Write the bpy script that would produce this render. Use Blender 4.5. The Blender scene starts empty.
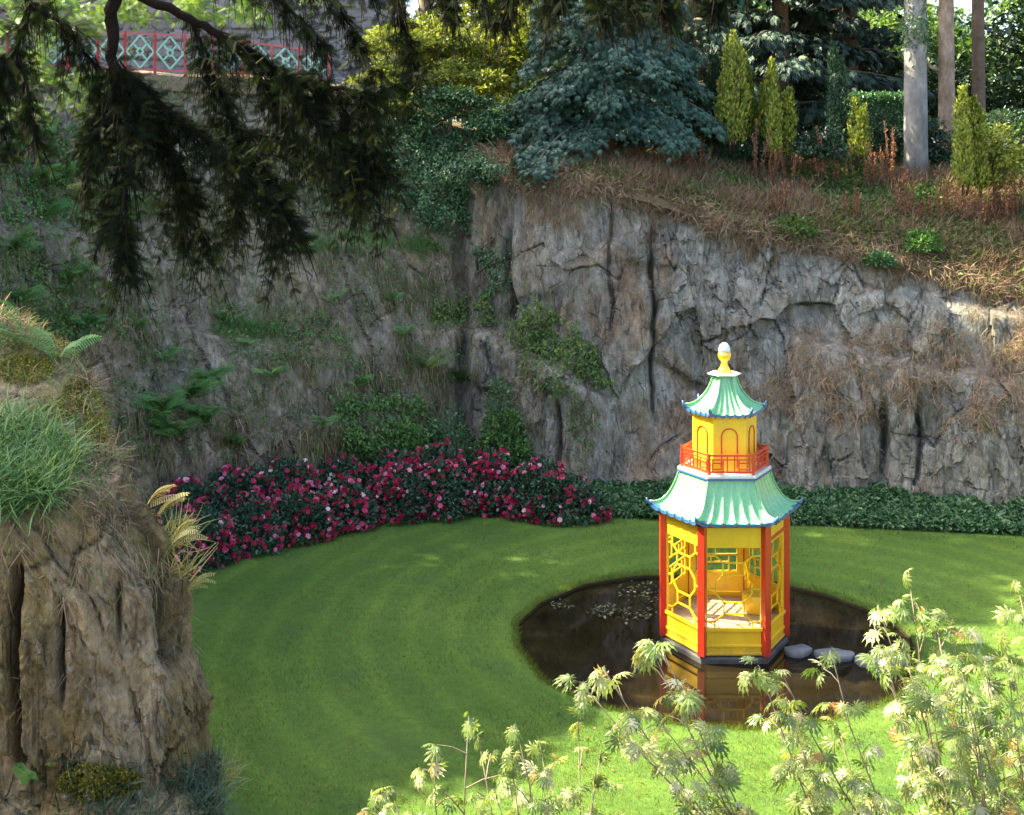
import bpy, math, random
import numpy as np
from math import radians as R, sin, cos, pi
SC = bpy.context.scene
COL = SC.collection
rng = np.random.default_rng(7)
random.seed(7)

# ------------------------------------------------------------------ camera, sky, sun, exposure
F, HX, HY, EYE = 1234.0, 512.0, 166.0, 7.0
cam_d = bpy.data.cameras.new('camera')
cam = bpy.data.objects.new('camera', cam_d); COL.objects.link(cam)
cam.location = (0, 0, EYE); cam.rotation_euler = (R(90), 0, 0)
cam_d.sensor_width = 36; cam_d.lens = F/1024*36
cam_d.shift_y = -(407.5-HY)/1024
cam_d.clip_start = 0.05; cam_d.clip_end = 3000
SC.camera = cam
SUN_EL = 44.0
SUN_V = np.array([-0.97, 0.22, 0.0]); SUN_V /= np.linalg.norm(SUN_V)
SUN_V = np.array([SUN_V[0]*cos(R(SUN_EL)), SUN_V[1]*cos(R(SUN_EL)), sin(R(SUN_EL))])
world = bpy.data.worlds.new('World'); SC.world = world; world.use_nodes = True
nt = world.node_tree
sky = nt.nodes.new('ShaderNodeTexSky'); sky.sky_type = 'NISHITA'; sky.sun_disc = False
sky.sun_elevation = R(SUN_EL)
sky.sun_rotation = math.atan2(SUN_V[0], SUN_V[1])
sky.air_density = 0.7; sky.dust_density = 3.5; sky.ozone_density = 0.3
bg = nt.nodes['Background']; bg.inputs['Strength'].default_value = 0.15
nt.links.new(sky.outputs['Color'], bg.inputs['Color'])
sd = bpy.data.lights.new('sun', 'SUN'); sd.energy = 5.0; sd.angle = R(0.53); sd.color = (1.0, 0.88, 0.60)
so = bpy.data.objects.new('sun', sd); COL.objects.link(so)
from mathutils import Vector
so.rotation_euler = Vector(SUN_V).to_track_quat('Z', 'Y').to_euler()
SC.view_settings.view_transform = 'Standard'; SC.view_settings.look = 'None'
SC.view_settings.exposure = 2.55; SC.view_settings.gamma = 1.0
SC.view_settings.use_curve_mapping = False
SC.cycles.use_denoising = True
SC.cycles.max_bounces = 6; SC.cycles.diffuse_bounces = 3; SC.cycles.glossy_bounces = 3
SC.cycles.transmission_bounces = 4; SC.cycles.transparent_max_bounces = 8
SC.cycles.sample_clamp_indirect = 6

def at(px, py, Y):
    return np.array([(px-HX)/F*Y, Y, EYE-(py-HY)/F*Y])

# ------------------------------------------------------------------ object helpers
def tag(o, label=None, cat=None, group=None, kind=None):
    if label: o['label'] = label
    if cat: o['category'] = cat
    if group: o['group'] = group
    if kind: o['kind'] = kind
    return o
def empty(name, loc=(0, 0, 0), rz=0.0, **k):
    o = bpy.data.objects.new(name, None); COL.objects.link(o)
    o.location = tuple(float(c) for c in loc); o.rotation_euler = (0, 0, rz)
    o.empty_display_size = 0.2
    return tag(o, **k)
def link(name, me, mat=None, parent=None):
    o = bpy.data.objects.new(name, me); COL.objects.link(o)
    if mat is not None and not me.materials: me.materials.append(mat)
    if parent is not None: o.parent = parent
    return o
def mesh_np(name, V, polys, rnd=None, smooth=False, crk=None):
    """polys: list of (n,k) int arrays"""
    me = bpy.data.meshes.new(name)
    V = np.asarray(V, dtype=np.float32)
    polys = [np.asarray(p, dtype=np.int32) for p in polys if len(p)]
    me.vertices.add(len(V)); me.vertices.foreach_set('co', V.ravel())
    idx = np.concatenate([p.ravel() for p in polys])
    tot = np.concatenate([np.full(len(p), p.shape[1], dtype=np.int32) for p in polys])
    st = np.concatenate([[0], np.cumsum(tot)[:-1]]).astype(np.int32)
    me.loops.add(len(idx)); me.loops.foreach_set('vertex_index', idx)
    me.polygons.add(len(tot)); me.polygons.foreach_set('loop_start', st)
    me.polygons.foreach_set('use_smooth', np.full(len(tot), smooth))
    if rnd is not None:
        a = me.attributes.new('rnd', 'FLOAT', 'POINT'); a.data.foreach_set('value', np.asarray(rnd, dtype=np.float32))
    if crk is not None:
        a = me.attributes.new('crk', 'FLOAT', 'POINT'); a.data.foreach_set('value', np.asarray(crk, dtype=np.float32))
    me.update(calc_edges=True)
    return me
def nrm(a):
    a = np.asarray(a, dtype=float)
    return a/np.maximum(np.linalg.norm(a, axis=-1, keepdims=True), 1e-9)

class MB:
    """collects small shapes into one mesh"""
    def __init__(s): s.v = []; s.f = []; s.n = 0; s.sm = []
    def add(s, V, Fs, smooth=False):
        V = [tuple(float(c) for c in p) for p in V]
        s.v += V; s.f += [tuple(i+s.n for i in f) for f in Fs]; s.sm += [smooth]*len(Fs); s.n += len(V)
    def box(s, a, b):
        (x0, y0, z0), (x1, y1, z1) = a, b
        s.add([(x0,y0,z0),(x1,y0,z0),(x1,y1,z0),(x0,y1,z0),(x0,y0,z1),(x1,y0,z1),(x1,y1,z1),(x0,y1,z1)],
              [(0,3,2,1),(4,5,6,7),(0,1,5,4),(1,2,6,5),(2,3,7,6),(3,0,4,7)])
    def obox(s, c, ux, uy, uz):
        """box centred at c with half-axes"""
        c, ux, uy, uz = map(np.array, (c, ux, uy, uz))
        P = [c+i*ux+j*uy+k*uz for k in (-1, 1) for (i, j) in ((-1,-1),(1,-1),(1,1),(-1,1))]
        s.add(P, [(0,3,2,1),(4,5,6,7),(0,1,5,4),(1,2,6,5),(2,3,7,6),(3,0,4,7)])
    def bar(s, p, q, w, t, nrml):
        """flat bar from p to q, half width w in plane, half thickness t along nrml"""
        p, q, nrml = np.array(p, float), np.array(q, float), nrm(nrml)
        d = q-p; L = np.linalg.norm(d); d = d/L
        side = np.cross(nrml, d)
        s.obox((p+q)/2, d*(L/2), side*w, nrml*t)
    def tube(s, pts, rads, n=8, cap=True, smooth=True):
        pts = np.array(pts, float); rads = np.array(rads, float)*np.ones(len(pts))
        T = np.gradient(pts, axis=0); T = nrm(T)
        up = np.array([0.13, 0.27, 1.0]) if abs(T[0][2]) < .8 else np.array([1.0, 0.2, 0.1])
        V = []
        for i in range(len(pts)):
            a = nrm(np.cross(T[i], up)); b = np.cross(T[i], a)
            for k in range(n):
                th = 2*pi*k/n
                V.append(pts[i]+rads[i]*(cos(th)*a+sin(th)*b))
        Fs = []
        for i in range(len(pts)-1):
            for k in range(n):
                Fs.append((i*n+k, i*n+(k+1) % n, (i+1)*n+(k+1) % n, (i+1)*n+k))
        if cap:
            Fs.append(tuple(range(n-1, -1, -1))); Fs.append(tuple((len(pts)-1)*n+k for k in range(n)))
        s.add(V, Fs, smooth)
    def lathe(s, prof, c=(0, 0, 0), n=24, smooth=True):
        V = []; Fs = []
        for (r, z) in prof:
            for k in range(n):
                th = 2*pi*k/n; V.append((c[0]+r*cos(th), c[1]+r*sin(th), c[2]+z))
        for i in range(len(prof)-1):
            for k in range(n):
                Fs.append((i*n+k, i*n+(k+1) % n, (i+1)*n+(k+1) % n, (i+1)*n+k))
        Fs.append(tuple(range(n-1, -1, -1))); Fs.append(tuple((len(prof)-1)*n+k for k in range(n)))
        s.add(V, Fs, smooth)
    def build(s, name, mat, parent=None, bevel=0.0):
        me = bpy.data.meshes.new(name); me.from_pydata(s.v, [], s.f)
        me.polygons.foreach_set('use_smooth', s.sm); me.update()
        o = link(name, me, mat, parent)
        if bevel:
            b = o.modifiers.new('b', 'BEVEL'); b.width = bevel; b.segments = 2; b.limit_method = 'ANGLE'
        return o

# ------------------------------------------------------------------ materials
def mat_new(name):
    m = bpy.data.materials.new(name); m.use_nodes = True
    n = m.node_tree.nodes; b = n['Principled BSDF']
    return m, m.node_tree, b
def ramp(t, src, stops, interp='LINEAR'):
    r = t.nodes.new('ShaderNodeValToRGB'); r.color_ramp.interpolation = interp
    e = r.color_ramp.elements
    while len(e) > 1: e.remove(e[-1])
    e[0].position = stops[0][0]; e[0].color = (*stops[0][1], 1)
    for p, c in stops[1:]:
        x = e.new(p); x.color = (*c, 1)
    if src is not None: t.links.new(src, r.inputs[0])
    return r.outputs[0]
def noise(t, scale, detail=4, rough=.55, vec=None, mscale=None, dist=0.0):
    n = t.nodes.new('ShaderNodeTexNoise'); n.inputs['Scale'].default_value = scale
    n.inputs['Detail'].default_value = detail; n.inputs['Roughness'].default_value = rough
    n.inputs['Distortion'].default_value = dist
    if vec is None:
        vec = t.nodes.new('ShaderNodeTexCoord').outputs['Object']
    if mscale:
        mp = t.nodes.new('ShaderNodeMapping'); mp.inputs['Scale'].default_value = mscale
        t.links.new(vec, mp.inputs[0]); vec = mp.outputs[0]
    t.links.new(vec, n.inputs['Vector'])
    return n.outputs['Fac']
def mix(t, fac, a, b, mode='MIX'):
    m = t.nodes.new('ShaderNodeMix'); m.data_type = 'RGBA'; m.blend_type = mode
    for sock, val in ((0, fac), (6, a), (7, b)):
        if hasattr(val, 'links'): t.links.new(val, m.inputs[sock])
        elif isinstance(val, (int, float)): m.inputs[sock].default_value = val
        else: m.inputs[sock].default_value = (*val, 1)
    return m.outputs[2]
def bump(t, b, h, strength=.5, dist=.02):
    n = t.nodes.new('ShaderNodeBump'); n.inputs['Strength'].default_value = strength
    n.inputs['Distance'].default_value = dist
    t.links.new(h, n.inputs['Height']); t.links.new(n.outputs[0], b.inputs['Normal'])
def attr(t, name):
    a = t.nodes.new('ShaderNodeAttribute'); a.attribute_name = name
    return a.outputs['Fac']
def math_n(t, op, a, b=0.5):
    m = t.nodes.new('ShaderNodeMath'); m.operation = op
    for i, v in enumerate((a, b)):
        if hasattr(v, 'links'): t.links.new(v, m.inputs[i])
        else: m.inputs[i].default_value = v
    return m.outputs[0]
def leaf_mat(name, stops, trans=.35, rough=.5, spec=.4, tcol=None):
    m, t, b = mat_new(name)
    c = ramp(t, attr(t, 'rnd'), stops)
    t.links.new(c, b.inputs['Base Color']); b.inputs['Roughness'].default_value = rough
    b.inputs['Specular IOR Level'].default_value = spec
    tr = t.nodes.new('ShaderNodeBsdfTranslucent')
    tc = mix(t, 1.0, c, tcol or (1.0, 1.0, .45), 'MULTIPLY')
    t.links.new(tc, tr.inputs['Color'])
    mx = t.nodes.new('ShaderNodeMixShader'); mx.inputs[0].default_value = trans
    t.links.new(b.outputs[0], mx.inputs[1]); t.links.new(tr.outputs[0], mx.inputs[2])
    t.links.new(mx.outputs[0], t.nodes['Material Output'].inputs['Surface'])
    return m
def plain(name, col, rough=.5, var=.12, nscale=6, bumps=0.0, spec=.5, coat=0.0):
    m, t, b = mat_new(name)
    n1 = noise(t, nscale, 5, .6)
    c = ramp(t, n1, [(.3, tuple(x*(1-var) for x in col)), (.7, tuple(min(1, x*(1+var)) for x in col))])
    t.links.new(c, b.inputs['Base Color'])
    b.inputs['Roughness'].default_value = rough; b.inputs['Specular IOR Level'].default_value = spec
    b.inputs['Coat Weight'].default_value = coat; b.inputs['Coat Roughness'].default_value = .15
    if bumps: bump(t, b, noise(t, nscale*8, 3), bumps, .01)
    return m

def rock_mat(name, greys, browns, moss=.35, brown=.5):
    m, t, b = mat_new(name)
    co = t.nodes.new('ShaderNodeTexCoord').outputs['Object']
    base = ramp(t, noise(t, 1.1, 6, .65, co, (1, 1, .35), .6), [(.25, greys[0]), (.48, greys[1]), (.7, greys[2])])
    strk = noise(t, 5.0, 5, .7, co, (1, 1, .12), .3)
    base = mix(t, ramp(t, strk, [(.42, (0, 0, 0)), (.62, (.75,)*3)]), base, greys[3])
    bmask = ramp(t, noise(t, .55, 7, .65, co, (1, 1, .55), 1.2), [(.62-brown*.28, (0, 0, 0)), (.72-brown*.22, (.85,)*3)])
    bcol = ramp(t, noise(t, 3.3, 5, .6, co, (1, 1, .5)), [(.3, browns[0]), (.55, browns[1]), (.72, browns[2])])
    base = mix(t, bmask, base, bcol)
    px_ = t.nodes.new('ShaderNodeSeparateXYZ'); t.links.new(co, px_.inputs[0])
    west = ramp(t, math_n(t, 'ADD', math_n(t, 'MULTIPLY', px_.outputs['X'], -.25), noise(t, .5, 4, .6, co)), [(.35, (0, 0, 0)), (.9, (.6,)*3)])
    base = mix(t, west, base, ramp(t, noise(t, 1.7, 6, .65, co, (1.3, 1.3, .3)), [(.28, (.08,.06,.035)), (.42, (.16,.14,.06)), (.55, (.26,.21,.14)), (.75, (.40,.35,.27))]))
    drk = ramp(t, noise(t, 2.4, 6, .7, co, (1.6, 1.6, .3), .8), [(.33, (.85,)*3), (.45, (0, 0, 0))])
    base = mix(t, drk, base, (.035, .032, .026))
    dn = t.nodes.new('ShaderNodeTexNoise'); dn.inputs['Scale'].default_value = 2.2; dn.inputs['Detail'].default_value = 5; t.links.new(co, dn.inputs['Vector'])
    wv = mix(t, .09, co, dn.outputs['Color'], 'ADD'); edges = []
    for vs, sc3, rot in ((.9, (1, 1, .38), .35), (3.0, (1, 1, .30), -.25), (9, (1, 1, .35), .1)):
        mp_ = t.nodes.new('ShaderNodeMapping'); mp_.inputs['Scale'].default_value = sc3; mp_.inputs['Rotation'].default_value = (0, rot, 0); t.links.new(wv, mp_.inputs[0])
        vo = t.nodes.new('ShaderNodeTexVoronoi'); vo.feature = 'DISTANCE_TO_EDGE'; vo.inputs['Scale'].default_value = vs; vo.inputs['Randomness'].default_value = .95; t.links.new(mp_.outputs[0], vo.inputs['Vector'])
        edges.append(ramp(t, vo.outputs['Distance'], [(0, (.1,)*3), (.022, (1,)*3)]))
        vc = t.nodes.new('ShaderNodeTexVoronoi'); vc.inputs['Scale'].default_value = vs; vc.inputs['Randomness'].default_value = .95; t.links.new(mp_.outputs[0], vc.inputs['Vector'])
        tint = ramp(t, vc.outputs['Color'], [(.2, (.84,)*3), (.8, (1.14,)*3)]); base = mix(t, .8, base, tint, 'MULTIPLY')
    gm_ = ramp(t, noise(t, 1.8, 4, .6, co), [(.42, (1,)*3), (.58, (0,)*3)])
    crack = mix(t, 1.0, mix(t, 1.0, edges[0], edges[1], 'MULTIPLY'), mix(t, gm_, edges[2], (1, 1, 1)), 'MULTIPLY')
    crack = mix(t, ramp(t, noise(t, 3.1, 3, .6, co), [(.47, (0,)*3), (.62, (.8,)*3)]), (1, 1, 1), crack)
    base = mix(t, crack, (.05, .04, .03), base)
    base = mix(t, 1.0, base, ramp(t, noise(t, 6.5, 8, .78, co, (1, 1, .45), .5), [(.30, (.42,.42,.40)), (.5, (.95,.95,.93)), (.66, (1.45,1.42,1.35))]), 'MULTIPLY')
    base = mix(t, ramp(t, noise(t, 2.9, 7, .75, co, (1, 1, .6), .4), [(.56, (0,)*3), (.66, (.5,)*3)]), base, (.075,.085,.025))
    lich = ramp(t, noise(t, 9, 6, .75, co), [(.60, (0, 0, 0)), (.68, (.6,)*3)])
    base = mix(t, lich, base, (.34, .36, .33))
    ck = attr(t, 'crk')
    base = mix(t, ramp(t, ck, [(.15, (0, 0, 0)), (.8, (.8,)*3)]), base, (.03, .026, .02))
    geo = t.nodes.new('ShaderNodeNewGeometry')
    sx = t.nodes.new('ShaderNodeSeparateXYZ'); t.links.new(geo.outputs['Normal'], sx.inputs[0])
    mz = math_n(t, 'ADD', sx.outputs['Z'], noise(t, 2.2, 5, .7, co))
    mm = ramp(t, mz, [(1.15-moss*.8, (0, 0, 0)), (1.32-moss*.7, (.9,)*3)])
    mcol = ramp(t, noise(t, 6, 4, .6, co), [(.35, (.035, .05, .012)), (.6, (.09, .10, .025)), (.75, (.16, .12, .05))])
    base = mix(t, mm, base, mcol)
    t.links.new(base, b.inputs['Base Color'])
    b.inputs['Roughness'].default_value = .85; b.inputs['Specular IOR Level'].default_value = .25
    h = math_n(t, 'ADD', noise(t, 7, 8, .7, co, (1, 1, .5)), math_n(t, 'MULTIPLY', noise(t, 38, 4, .6, co), .35))
    h = math_n(t, 'ADD', h, math_n(t, 'MULTIPLY', crack, .9))
    h = math_n(t, 'ADD', h, math_n(t, 'MULTIPLY', noise(t, 16, 5, .7, co, (1, 1, .13), .4), .7))
    bump(t, b, h, .95, .07)
    return m
M = {}
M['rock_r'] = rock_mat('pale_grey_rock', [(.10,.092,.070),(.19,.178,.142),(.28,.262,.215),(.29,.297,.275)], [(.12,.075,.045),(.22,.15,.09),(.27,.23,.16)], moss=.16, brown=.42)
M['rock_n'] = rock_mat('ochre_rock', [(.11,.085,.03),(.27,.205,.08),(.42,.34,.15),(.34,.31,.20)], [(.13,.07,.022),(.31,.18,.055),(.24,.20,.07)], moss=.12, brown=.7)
M['stone'] = plain('pond_stone', (.17,.17,.175), .8, .3, 5, .5, .3)

# ------------------------------------------------------------------ noise in numpy
TAB = rng.random((256, 256, 6))
def vnoise(x, y, seed=0):
    x = np.asarray(x)+seed*17.3; y = np.asarray(y)+seed*9.1
    xi = np.floor(x).astype(int); yi = np.floor(y).astype(int)
    fx = x-xi; fy = y-yi; fx = fx*fx*(3-2*fx); fy = fy*fy*(3-2*fy)
    g = lambda i, j: TAB[i % 256, j % 256, seed % 6]
    return (g(xi, yi)*(1-fx)+g(xi+1, yi)*fx)*(1-fy)+(g(xi, yi+1)*(1-fx)+g(xi+1, yi+1)*fx)*fy
def fbm(x, y, oct=4, seed=0):
    a, s, tt = .5, 0, 0
    for k in range(oct):
        s = s+a*vnoise(x*2**k, y*2**k, seed+k); tt += a; a *= .5
    return s/tt
def facets(s, z, ss, sz, seed, tilt=.5):
    """blocky cells: offset 0..1 plus planar tilt, and distance to the cell edge"""
    X = s/ss+seed*31.7; Z = z/sz+seed*13.3
    xi = np.floor(X).astype(int); zi = np.floor(Z).astype(int)
    d1 = np.full(X.shape, 9.0); d2 = np.full(X.shape, 9.0)
    off = np.zeros(X.shape)
    for i in (-1, 0, 1):
        for j in (-1, 0, 1):
            c = TAB[(xi+i) % 256, (zi+j) % 256]
            cx = xi+i+.1+.8*c[..., 0]; cz = zi+j+.1+.8*c[..., 1]
            dx, dz = X-cx, Z-cz
            rx = dx+dz*(c[..., 4]-.5)*.5; rz = dz+dx*(c[..., 5]-.5)*.5
            d = np.maximum(abs(rx), abs(rz))*.75+.25*(abs(dx)+abs(dz))
            o = c[..., 2]+tilt*((c[..., 3]-.5)*dx*1.6+(c[..., 4]-.5)*dz*1.6)
            m = d < d1
            d2 = np.where(m, d1, np.minimum(d2, d)); d1 = np.where(m, d, d1); off = np.where(m, o, off)
    return off, d2-d1

def rock_disp(s, z, seed=1, k=1.0, sk=.18):
    w = (fbm(s*.9, z*.9, 3, seed)-.5)*.5
    w = w*.5; s2 = s+w+z*sk*.9; z2 = z+w*.8-s*sk*1.4
    o1, e1 = facets(s2, z2, 1.5, 2.6, seed, .9)
    o2, e2 = facets(s2, z2, .55, .95, seed+1, .8)
    o3, e3 = facets(s2, z2, .2, .34, seed+2, .7)
    sel = np.clip((fbm(s*.5, z*.5, 3, seed+3)-.38)*4, .15, 1)
    d = .24*(o1-.5)+.17*(o2-.5)*sel+.085*(o3-.5)*sel+.10*(fbm(s*.45, z*.3, 3, seed+4)-.5)+.03*(fbm(s*6, z*4, 3, seed+5)-.5)
    g1 = np.clip((fbm(s*1.4, z*1.4, 3, seed+6)-.47)*7, 0, 1); g2 = np.clip((fbm(s*2.4, z*2.4, 3, seed+7)-.5)*7, 0, 1)
    c = np.clip(1-e1/.035, 0, 1)*.75*g1
    c = np.maximum(c, np.clip(1-e2/.06, 0, 1)*.6*sel*g2)
    d = d-.07*np.clip(1-e1/.035, 0, 1)*g1-.03*np.clip(1-e2/.06, 0, 1)*sel*g2
    return d*k, c

# ------------------------------------------------------------------ the quarry: cliff, hillside, lawn, water
ST = np.array([  # base x, y | top x, y, z | plateau height a few metres out
 (-9.2,10, -12.0,10,8.4,9.0),(-9.0,16, -12.3,17,8.7,9.2),(-8.4,19.5, -11.6,22.5,9.0,9.3),(-7.1,22, -10.1,26.5,9.1,9.3),
 (-5.8,23.8, -8.0,28.6,9.1,9.3),(-4.26,24.9, -5.8,30,9.05,9.3),(-2.36,26, -3.6,31,8.9,9.2),(-.9,26.9, -1.6,30,7.9,8.6),
 (.05,26.7, .2,27.7,7.0,7.6),(.55,25.9, .9,27.1,6.95,7.3),(2.24,25.6, 2.6,27,6.7,7.25),(4.5,25.5, 4.8,27,5.95,7.2),
 (6.5,25.2, 7,26.8,5.5,7.15),(8.5,24.8, 9.2,26.4,5.0,7.0),(10.5,24, 11.2,25.8,4.4,6.8),(12.6,22, 13.7,24,4.6,6.8),
 (14,17, 15.5,18,5,6.5),(14.4,10, 16.2,10,5,6),(12.5,7, 14,2,5.2,5.8),(4.5,7.6, 4.2,.8,5.3,5.5),(-1,8, -1,.6,5.35,5.5),
 (-5,8.2, -6,1.0,5.8,6.2),(-8.6,7.2, -11.0,4,7.4,8.2),(-9.2,10, -12.0,10,8.4,9.0)])
seg = np.r_[0, np.cumsum(np.hypot(*np.diff(ST[:, :2], axis=0).T))]
vis = (seg[1], seg[15])
sv = np.r_[np.arange(0, vis[0], .2), np.arange(vis[0], vis[1], .036), np.arange(vis[1], seg[-1], .25), seg[-1]]
def smooth_interp(s):
    out = []
    for k in range(6):
        acc = 0
        for o, w in ((-.6, .2), (-.3, .2), (0, .2), (.3, .2), (.6, .2)):
            acc = acc+w*np.interp((s+o) % seg[-1], seg, ST[:, k])
        out.append(acc)
    return np.array(out).T
S = smooth_interp(sv)
bx, by, tx, ty, tz, hz = S.T
dsm = np.gradient(S[:, 0]), np.gradient(S[:, 1])
nx, ny = dsm[1], -dsm[0]               # towards the quarry's inside (curve runs clockwise seen from above)
nl = np.hypot(nx, ny); nx, ny = nx/nl, ny/nl
NT = 262
tv = np.linspace(0, 1, NT)
SS, TT = np.meshgrid(sv, tv, indexing='ij')
def ex(a): return a[:, None]
lean = TT**1.35
X0 = ex(bx)*(1-lean)+ex(tx)*lean; Y0 = ex(by)*(1-lean)+ex(ty)*lean; Z0 = TT*ex(tz)-.15
PX = HX+F*X0/np.maximum(Y0, 1); PY = HY+F*(EYE-Z0)/np.maximum(Y0, 1)
D, CR = rock_disp(SS, Z0, 1)
def sig(x): return 1/(1+np.exp(-np.clip(x, -30, 30)))
def ledge(x0, y0, x1, y1, amp, decay=1e9, k=2.0, soft=12):
    yl = y0+(y1-y0)*(PX-x0)/(x1-x0)+14*(fbm(SS*1.3, SS*0, 3, 2)-.5)
    w = sig((PX-x0)/soft)*sig((x1-PX)/soft)*(Y0 > 15)
    return amp*w*sig((PY-yl)/k)*np.exp(-np.maximum(PY-yl, 0)/decay)
for a in [(800,338,1060,392,.5,400),(840,420,930,330,.15,60),(632,262,668,264,-.3,40),(662,362,724,398,-.38,30),(515,345,606,392,.42,200),
          (285,232,392,246,.7,160),(418,322,505,330,.7,90),(180,325,345,352,.5,120),(430,372,500,388,-.4,60),(90,255,200,262,.5,80),
          (700,300,800,330,.2,80),(575,250,640,232,.22,60),(612,478,660,470,.25,60),(930,300,1024,318,.35,50),(380,255,440,262,.3,60),(520,300,560,292,-.2,40),
          (-40,215,90,235,.6,100),(110,395,260,410,.4,70),(270,420,420,410,.4,60)]:
    D = D+ledge(*a[:5], decay=a[5])
# vertical fissures on the right face
for (fx, fy0, fy1, w, dep) in [(652,225,420,2.5,.28),(757,215,260,2,.15),(880,395,470,4,.35),(915,400,480,3,.25),(610,200,330,2,.12),(560,400,470,3,.25),(505,230,330,4,.3),(462,200,440,9,.4)]:
    xx = fx+6*(fbm(Z0*1.5, Z0*0, 3, 3)-.5)*2
    g = np.exp(-((PX-xx)/w)**2)*sig((PY-fy0)/5)*sig((fy1-PY)/5)*(Y0 > 15)
    D = D-dep*g; CR = np.maximum(CR, g*.6)
soft_l = sig((470-PX)/20)*(Y0 > 15)
D = D*(1-.15*soft_l)
X1 = X0+ex(nx)*D; Y1 = Y0+ex(ny)*D; Z1 = Z0+.06*(fbm(SS*2, Z0*2, 3, 4)-.5)
# rounded cap rows that run back under the turf
capn = 5
cx, cy, cz, cc = [], [], [], []
ox, oy = tx-bx, ty-by; ol = np.hypot(ox, oy); ox, oy = ox/ol, oy/ol
for i in range(1, capn+1):
    cx.append(X1[:, -1]+ox*.35*i); cy.append(Y1[:, -1]+oy*.35*i); cz.append(Z1[:, -1]+.05-.06*i*i); cc.append(ox*0)
VX = np.concatenate([X1, np.array(cx).T], 1); VY = np.concatenate([Y1, np.array(cy).T], 1)
VZ = np.concatenate([Z1, np.array(cz).T], 1); VC = np.concatenate([CR, np.array(cc).T], 1)
def grid_faces(n, m, flip=False):
    i, j = np.meshgrid(np.arange(n-1), np.arange(m-1), indexing='ij')
    a = (i*m+j).ravel(); q = np.stack([a, a+m, a+m+1, a+1], 1)
    return q[:, ::-1] if flip else q
ns, nm = VX.shape
CV = np.stack([VX, VY, VZ], -1)
me = mesh_np('quarry_cliff', CV.reshape(-1, 3), [grid_faces(ns, nm, True)], crk=VC.ravel(), smooth=False)
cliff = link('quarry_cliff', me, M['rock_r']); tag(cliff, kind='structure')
# cliff sampling helpers
CN = np.cross(np.gradient(CV, axis=0), np.gradient(CV, axis=1)); CN = nrm(CN)
flipm = (CN[..., 0]*ex(nx)+CN[..., 1]*ex(ny)) < 0
CN = np.where(flipm[..., None], -CN, CN)
cpx = HX+F*VX/np.maximum(VY, 1); cpy = HY+F*(EYE-VZ)/np.maximum(VY, 1)
ok = (VY > 15)
ok[:, -3:] = False
fi = np.argwhere(ok)
CP = CV[ok]; CNs = CN[ok]; cpxs = cpx[ok]; cpys = cpy[ok]; CT = np.broadcast_to(np.r_[tv, np.full(capn, 1.0)], VX.shape)[ok]
def cliff_at(px, py):
    i = np.argmin((cpxs-px)**2+(cpys-py)**2); return CP[i], CNs[i]

# hillside from the lip out to the horizon
offs = np.array([-.15, .25, .9, 1.8, 3.0, 4.5, 7, 11, 18, 30, 60, 140, 400, 1200])
Sh = smooth_interp(np.linspace(0, seg[-1], 260)); 
hx, hy = Sh[:, 2]-Sh[:, 0], Sh[:, 3]-Sh[:, 1]; hl = np.hypot(hx, hy); hx, hy = hx/hl, hy/hl
HXg = Sh[:, 2][:, None]+hx[:, None]*offs; HYg = Sh[:, 3][:, None]+hy[:, None]*offs
f = np.clip(offs/3.6, 0, 1)**.8; dip = np.where(offs < 0, -.35, 0)
HZg = Sh[:, 4][:, None]*(1-f)+Sh[:, 5][:, None]*f+dip+.03*np.minimum(offs, 60)*0.6
HZg = HZg+(fbm(HXg*.7, HYg*.7, 3, 2)-.5)*.35*np.clip(offs/1.5, .1, 1)
m, t, b = mat_new('turf_bank')
c = ramp(t, noise(t, .8, 6, .65), [(.3, (.05,.07,.02)), (.5, (.13,.10,.05)), (.68, (.22,.15,.09))])
t.links.new(c, b.inputs['Base Color']); b.inputs['Roughness'].default_value = .9; bump(t, b, noise(t, 14, 5), .6, .05)
M['turf'] = m
me = mesh_np('hillside', np.stack([HXg, HYg, HZg], -1).reshape(-1, 3), [grid_faces(260, len(offs), True)], smooth=True)
hill = link('hillside', me, M['turf']); tag(hill, kind='structure')
def hill_z(x, y):
    d = (HXg-x)**2+(HYg-y)**2; i = np.argsort(d.ravel())[:3]
    w = 1/(d.ravel()[i]+.02); return float((HZg.ravel()[i]*w).sum()/w.sum())

# lawn with a round pond cut into it
PCX, PCY, PR = 2.98, 18.34, 2.94
na = 240
th = np.linspace(0, 2*pi, na, endpoint=False)
def pond_r(th): return PR*(1+.012*np.sin(3*th+1)+.008*np.sin(7*th)+.006*np.sin(17*th+2))
rr = np.r_[[-.05, -.03, -.0, .05, .12, .25], np.geomspace(.5, 27, 30)]
zr = np.r_[[-.40, -.10, -.02, .0, .0, .0], np.zeros(30)]
RG = pond_r(th)[:, None]+rr[None, :]+.02*(fbm(th[:, None]*30, rr[None, :]*0, 3, 1)-.5)
LX = PCX+np.cos(th)[:, None]*RG; LY = PCY+np.sin(th)[:, None]*RG
LZ = np.broadcast_to(zr, RG.shape)+(fbm(LX*.5, LY*.5, 3, 3)-.5)*.07*(rr > .3)
V = np.stack([LX, LY, LZ], -1)
V = np.concatenate([V, V[:1]], 0)
m, t, b = mat_new('lawn_grass')
co = t.nodes.new('ShaderNodeTexCoord').outputs['Object']
c1 = ramp(t, noise(t, .35, 5, .6, co), [(.3, (.055,.118,.020)), (.7, (.100,.168,.030))])
c2 = ramp(t, noise(t, 9, 6, .75, co), [(.35, (.72,.76,.7)), (.65, (1.16,1.14,1.1))])
c = mix(t, 1.0, c1, c2, 'MULTIPLY')
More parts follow.
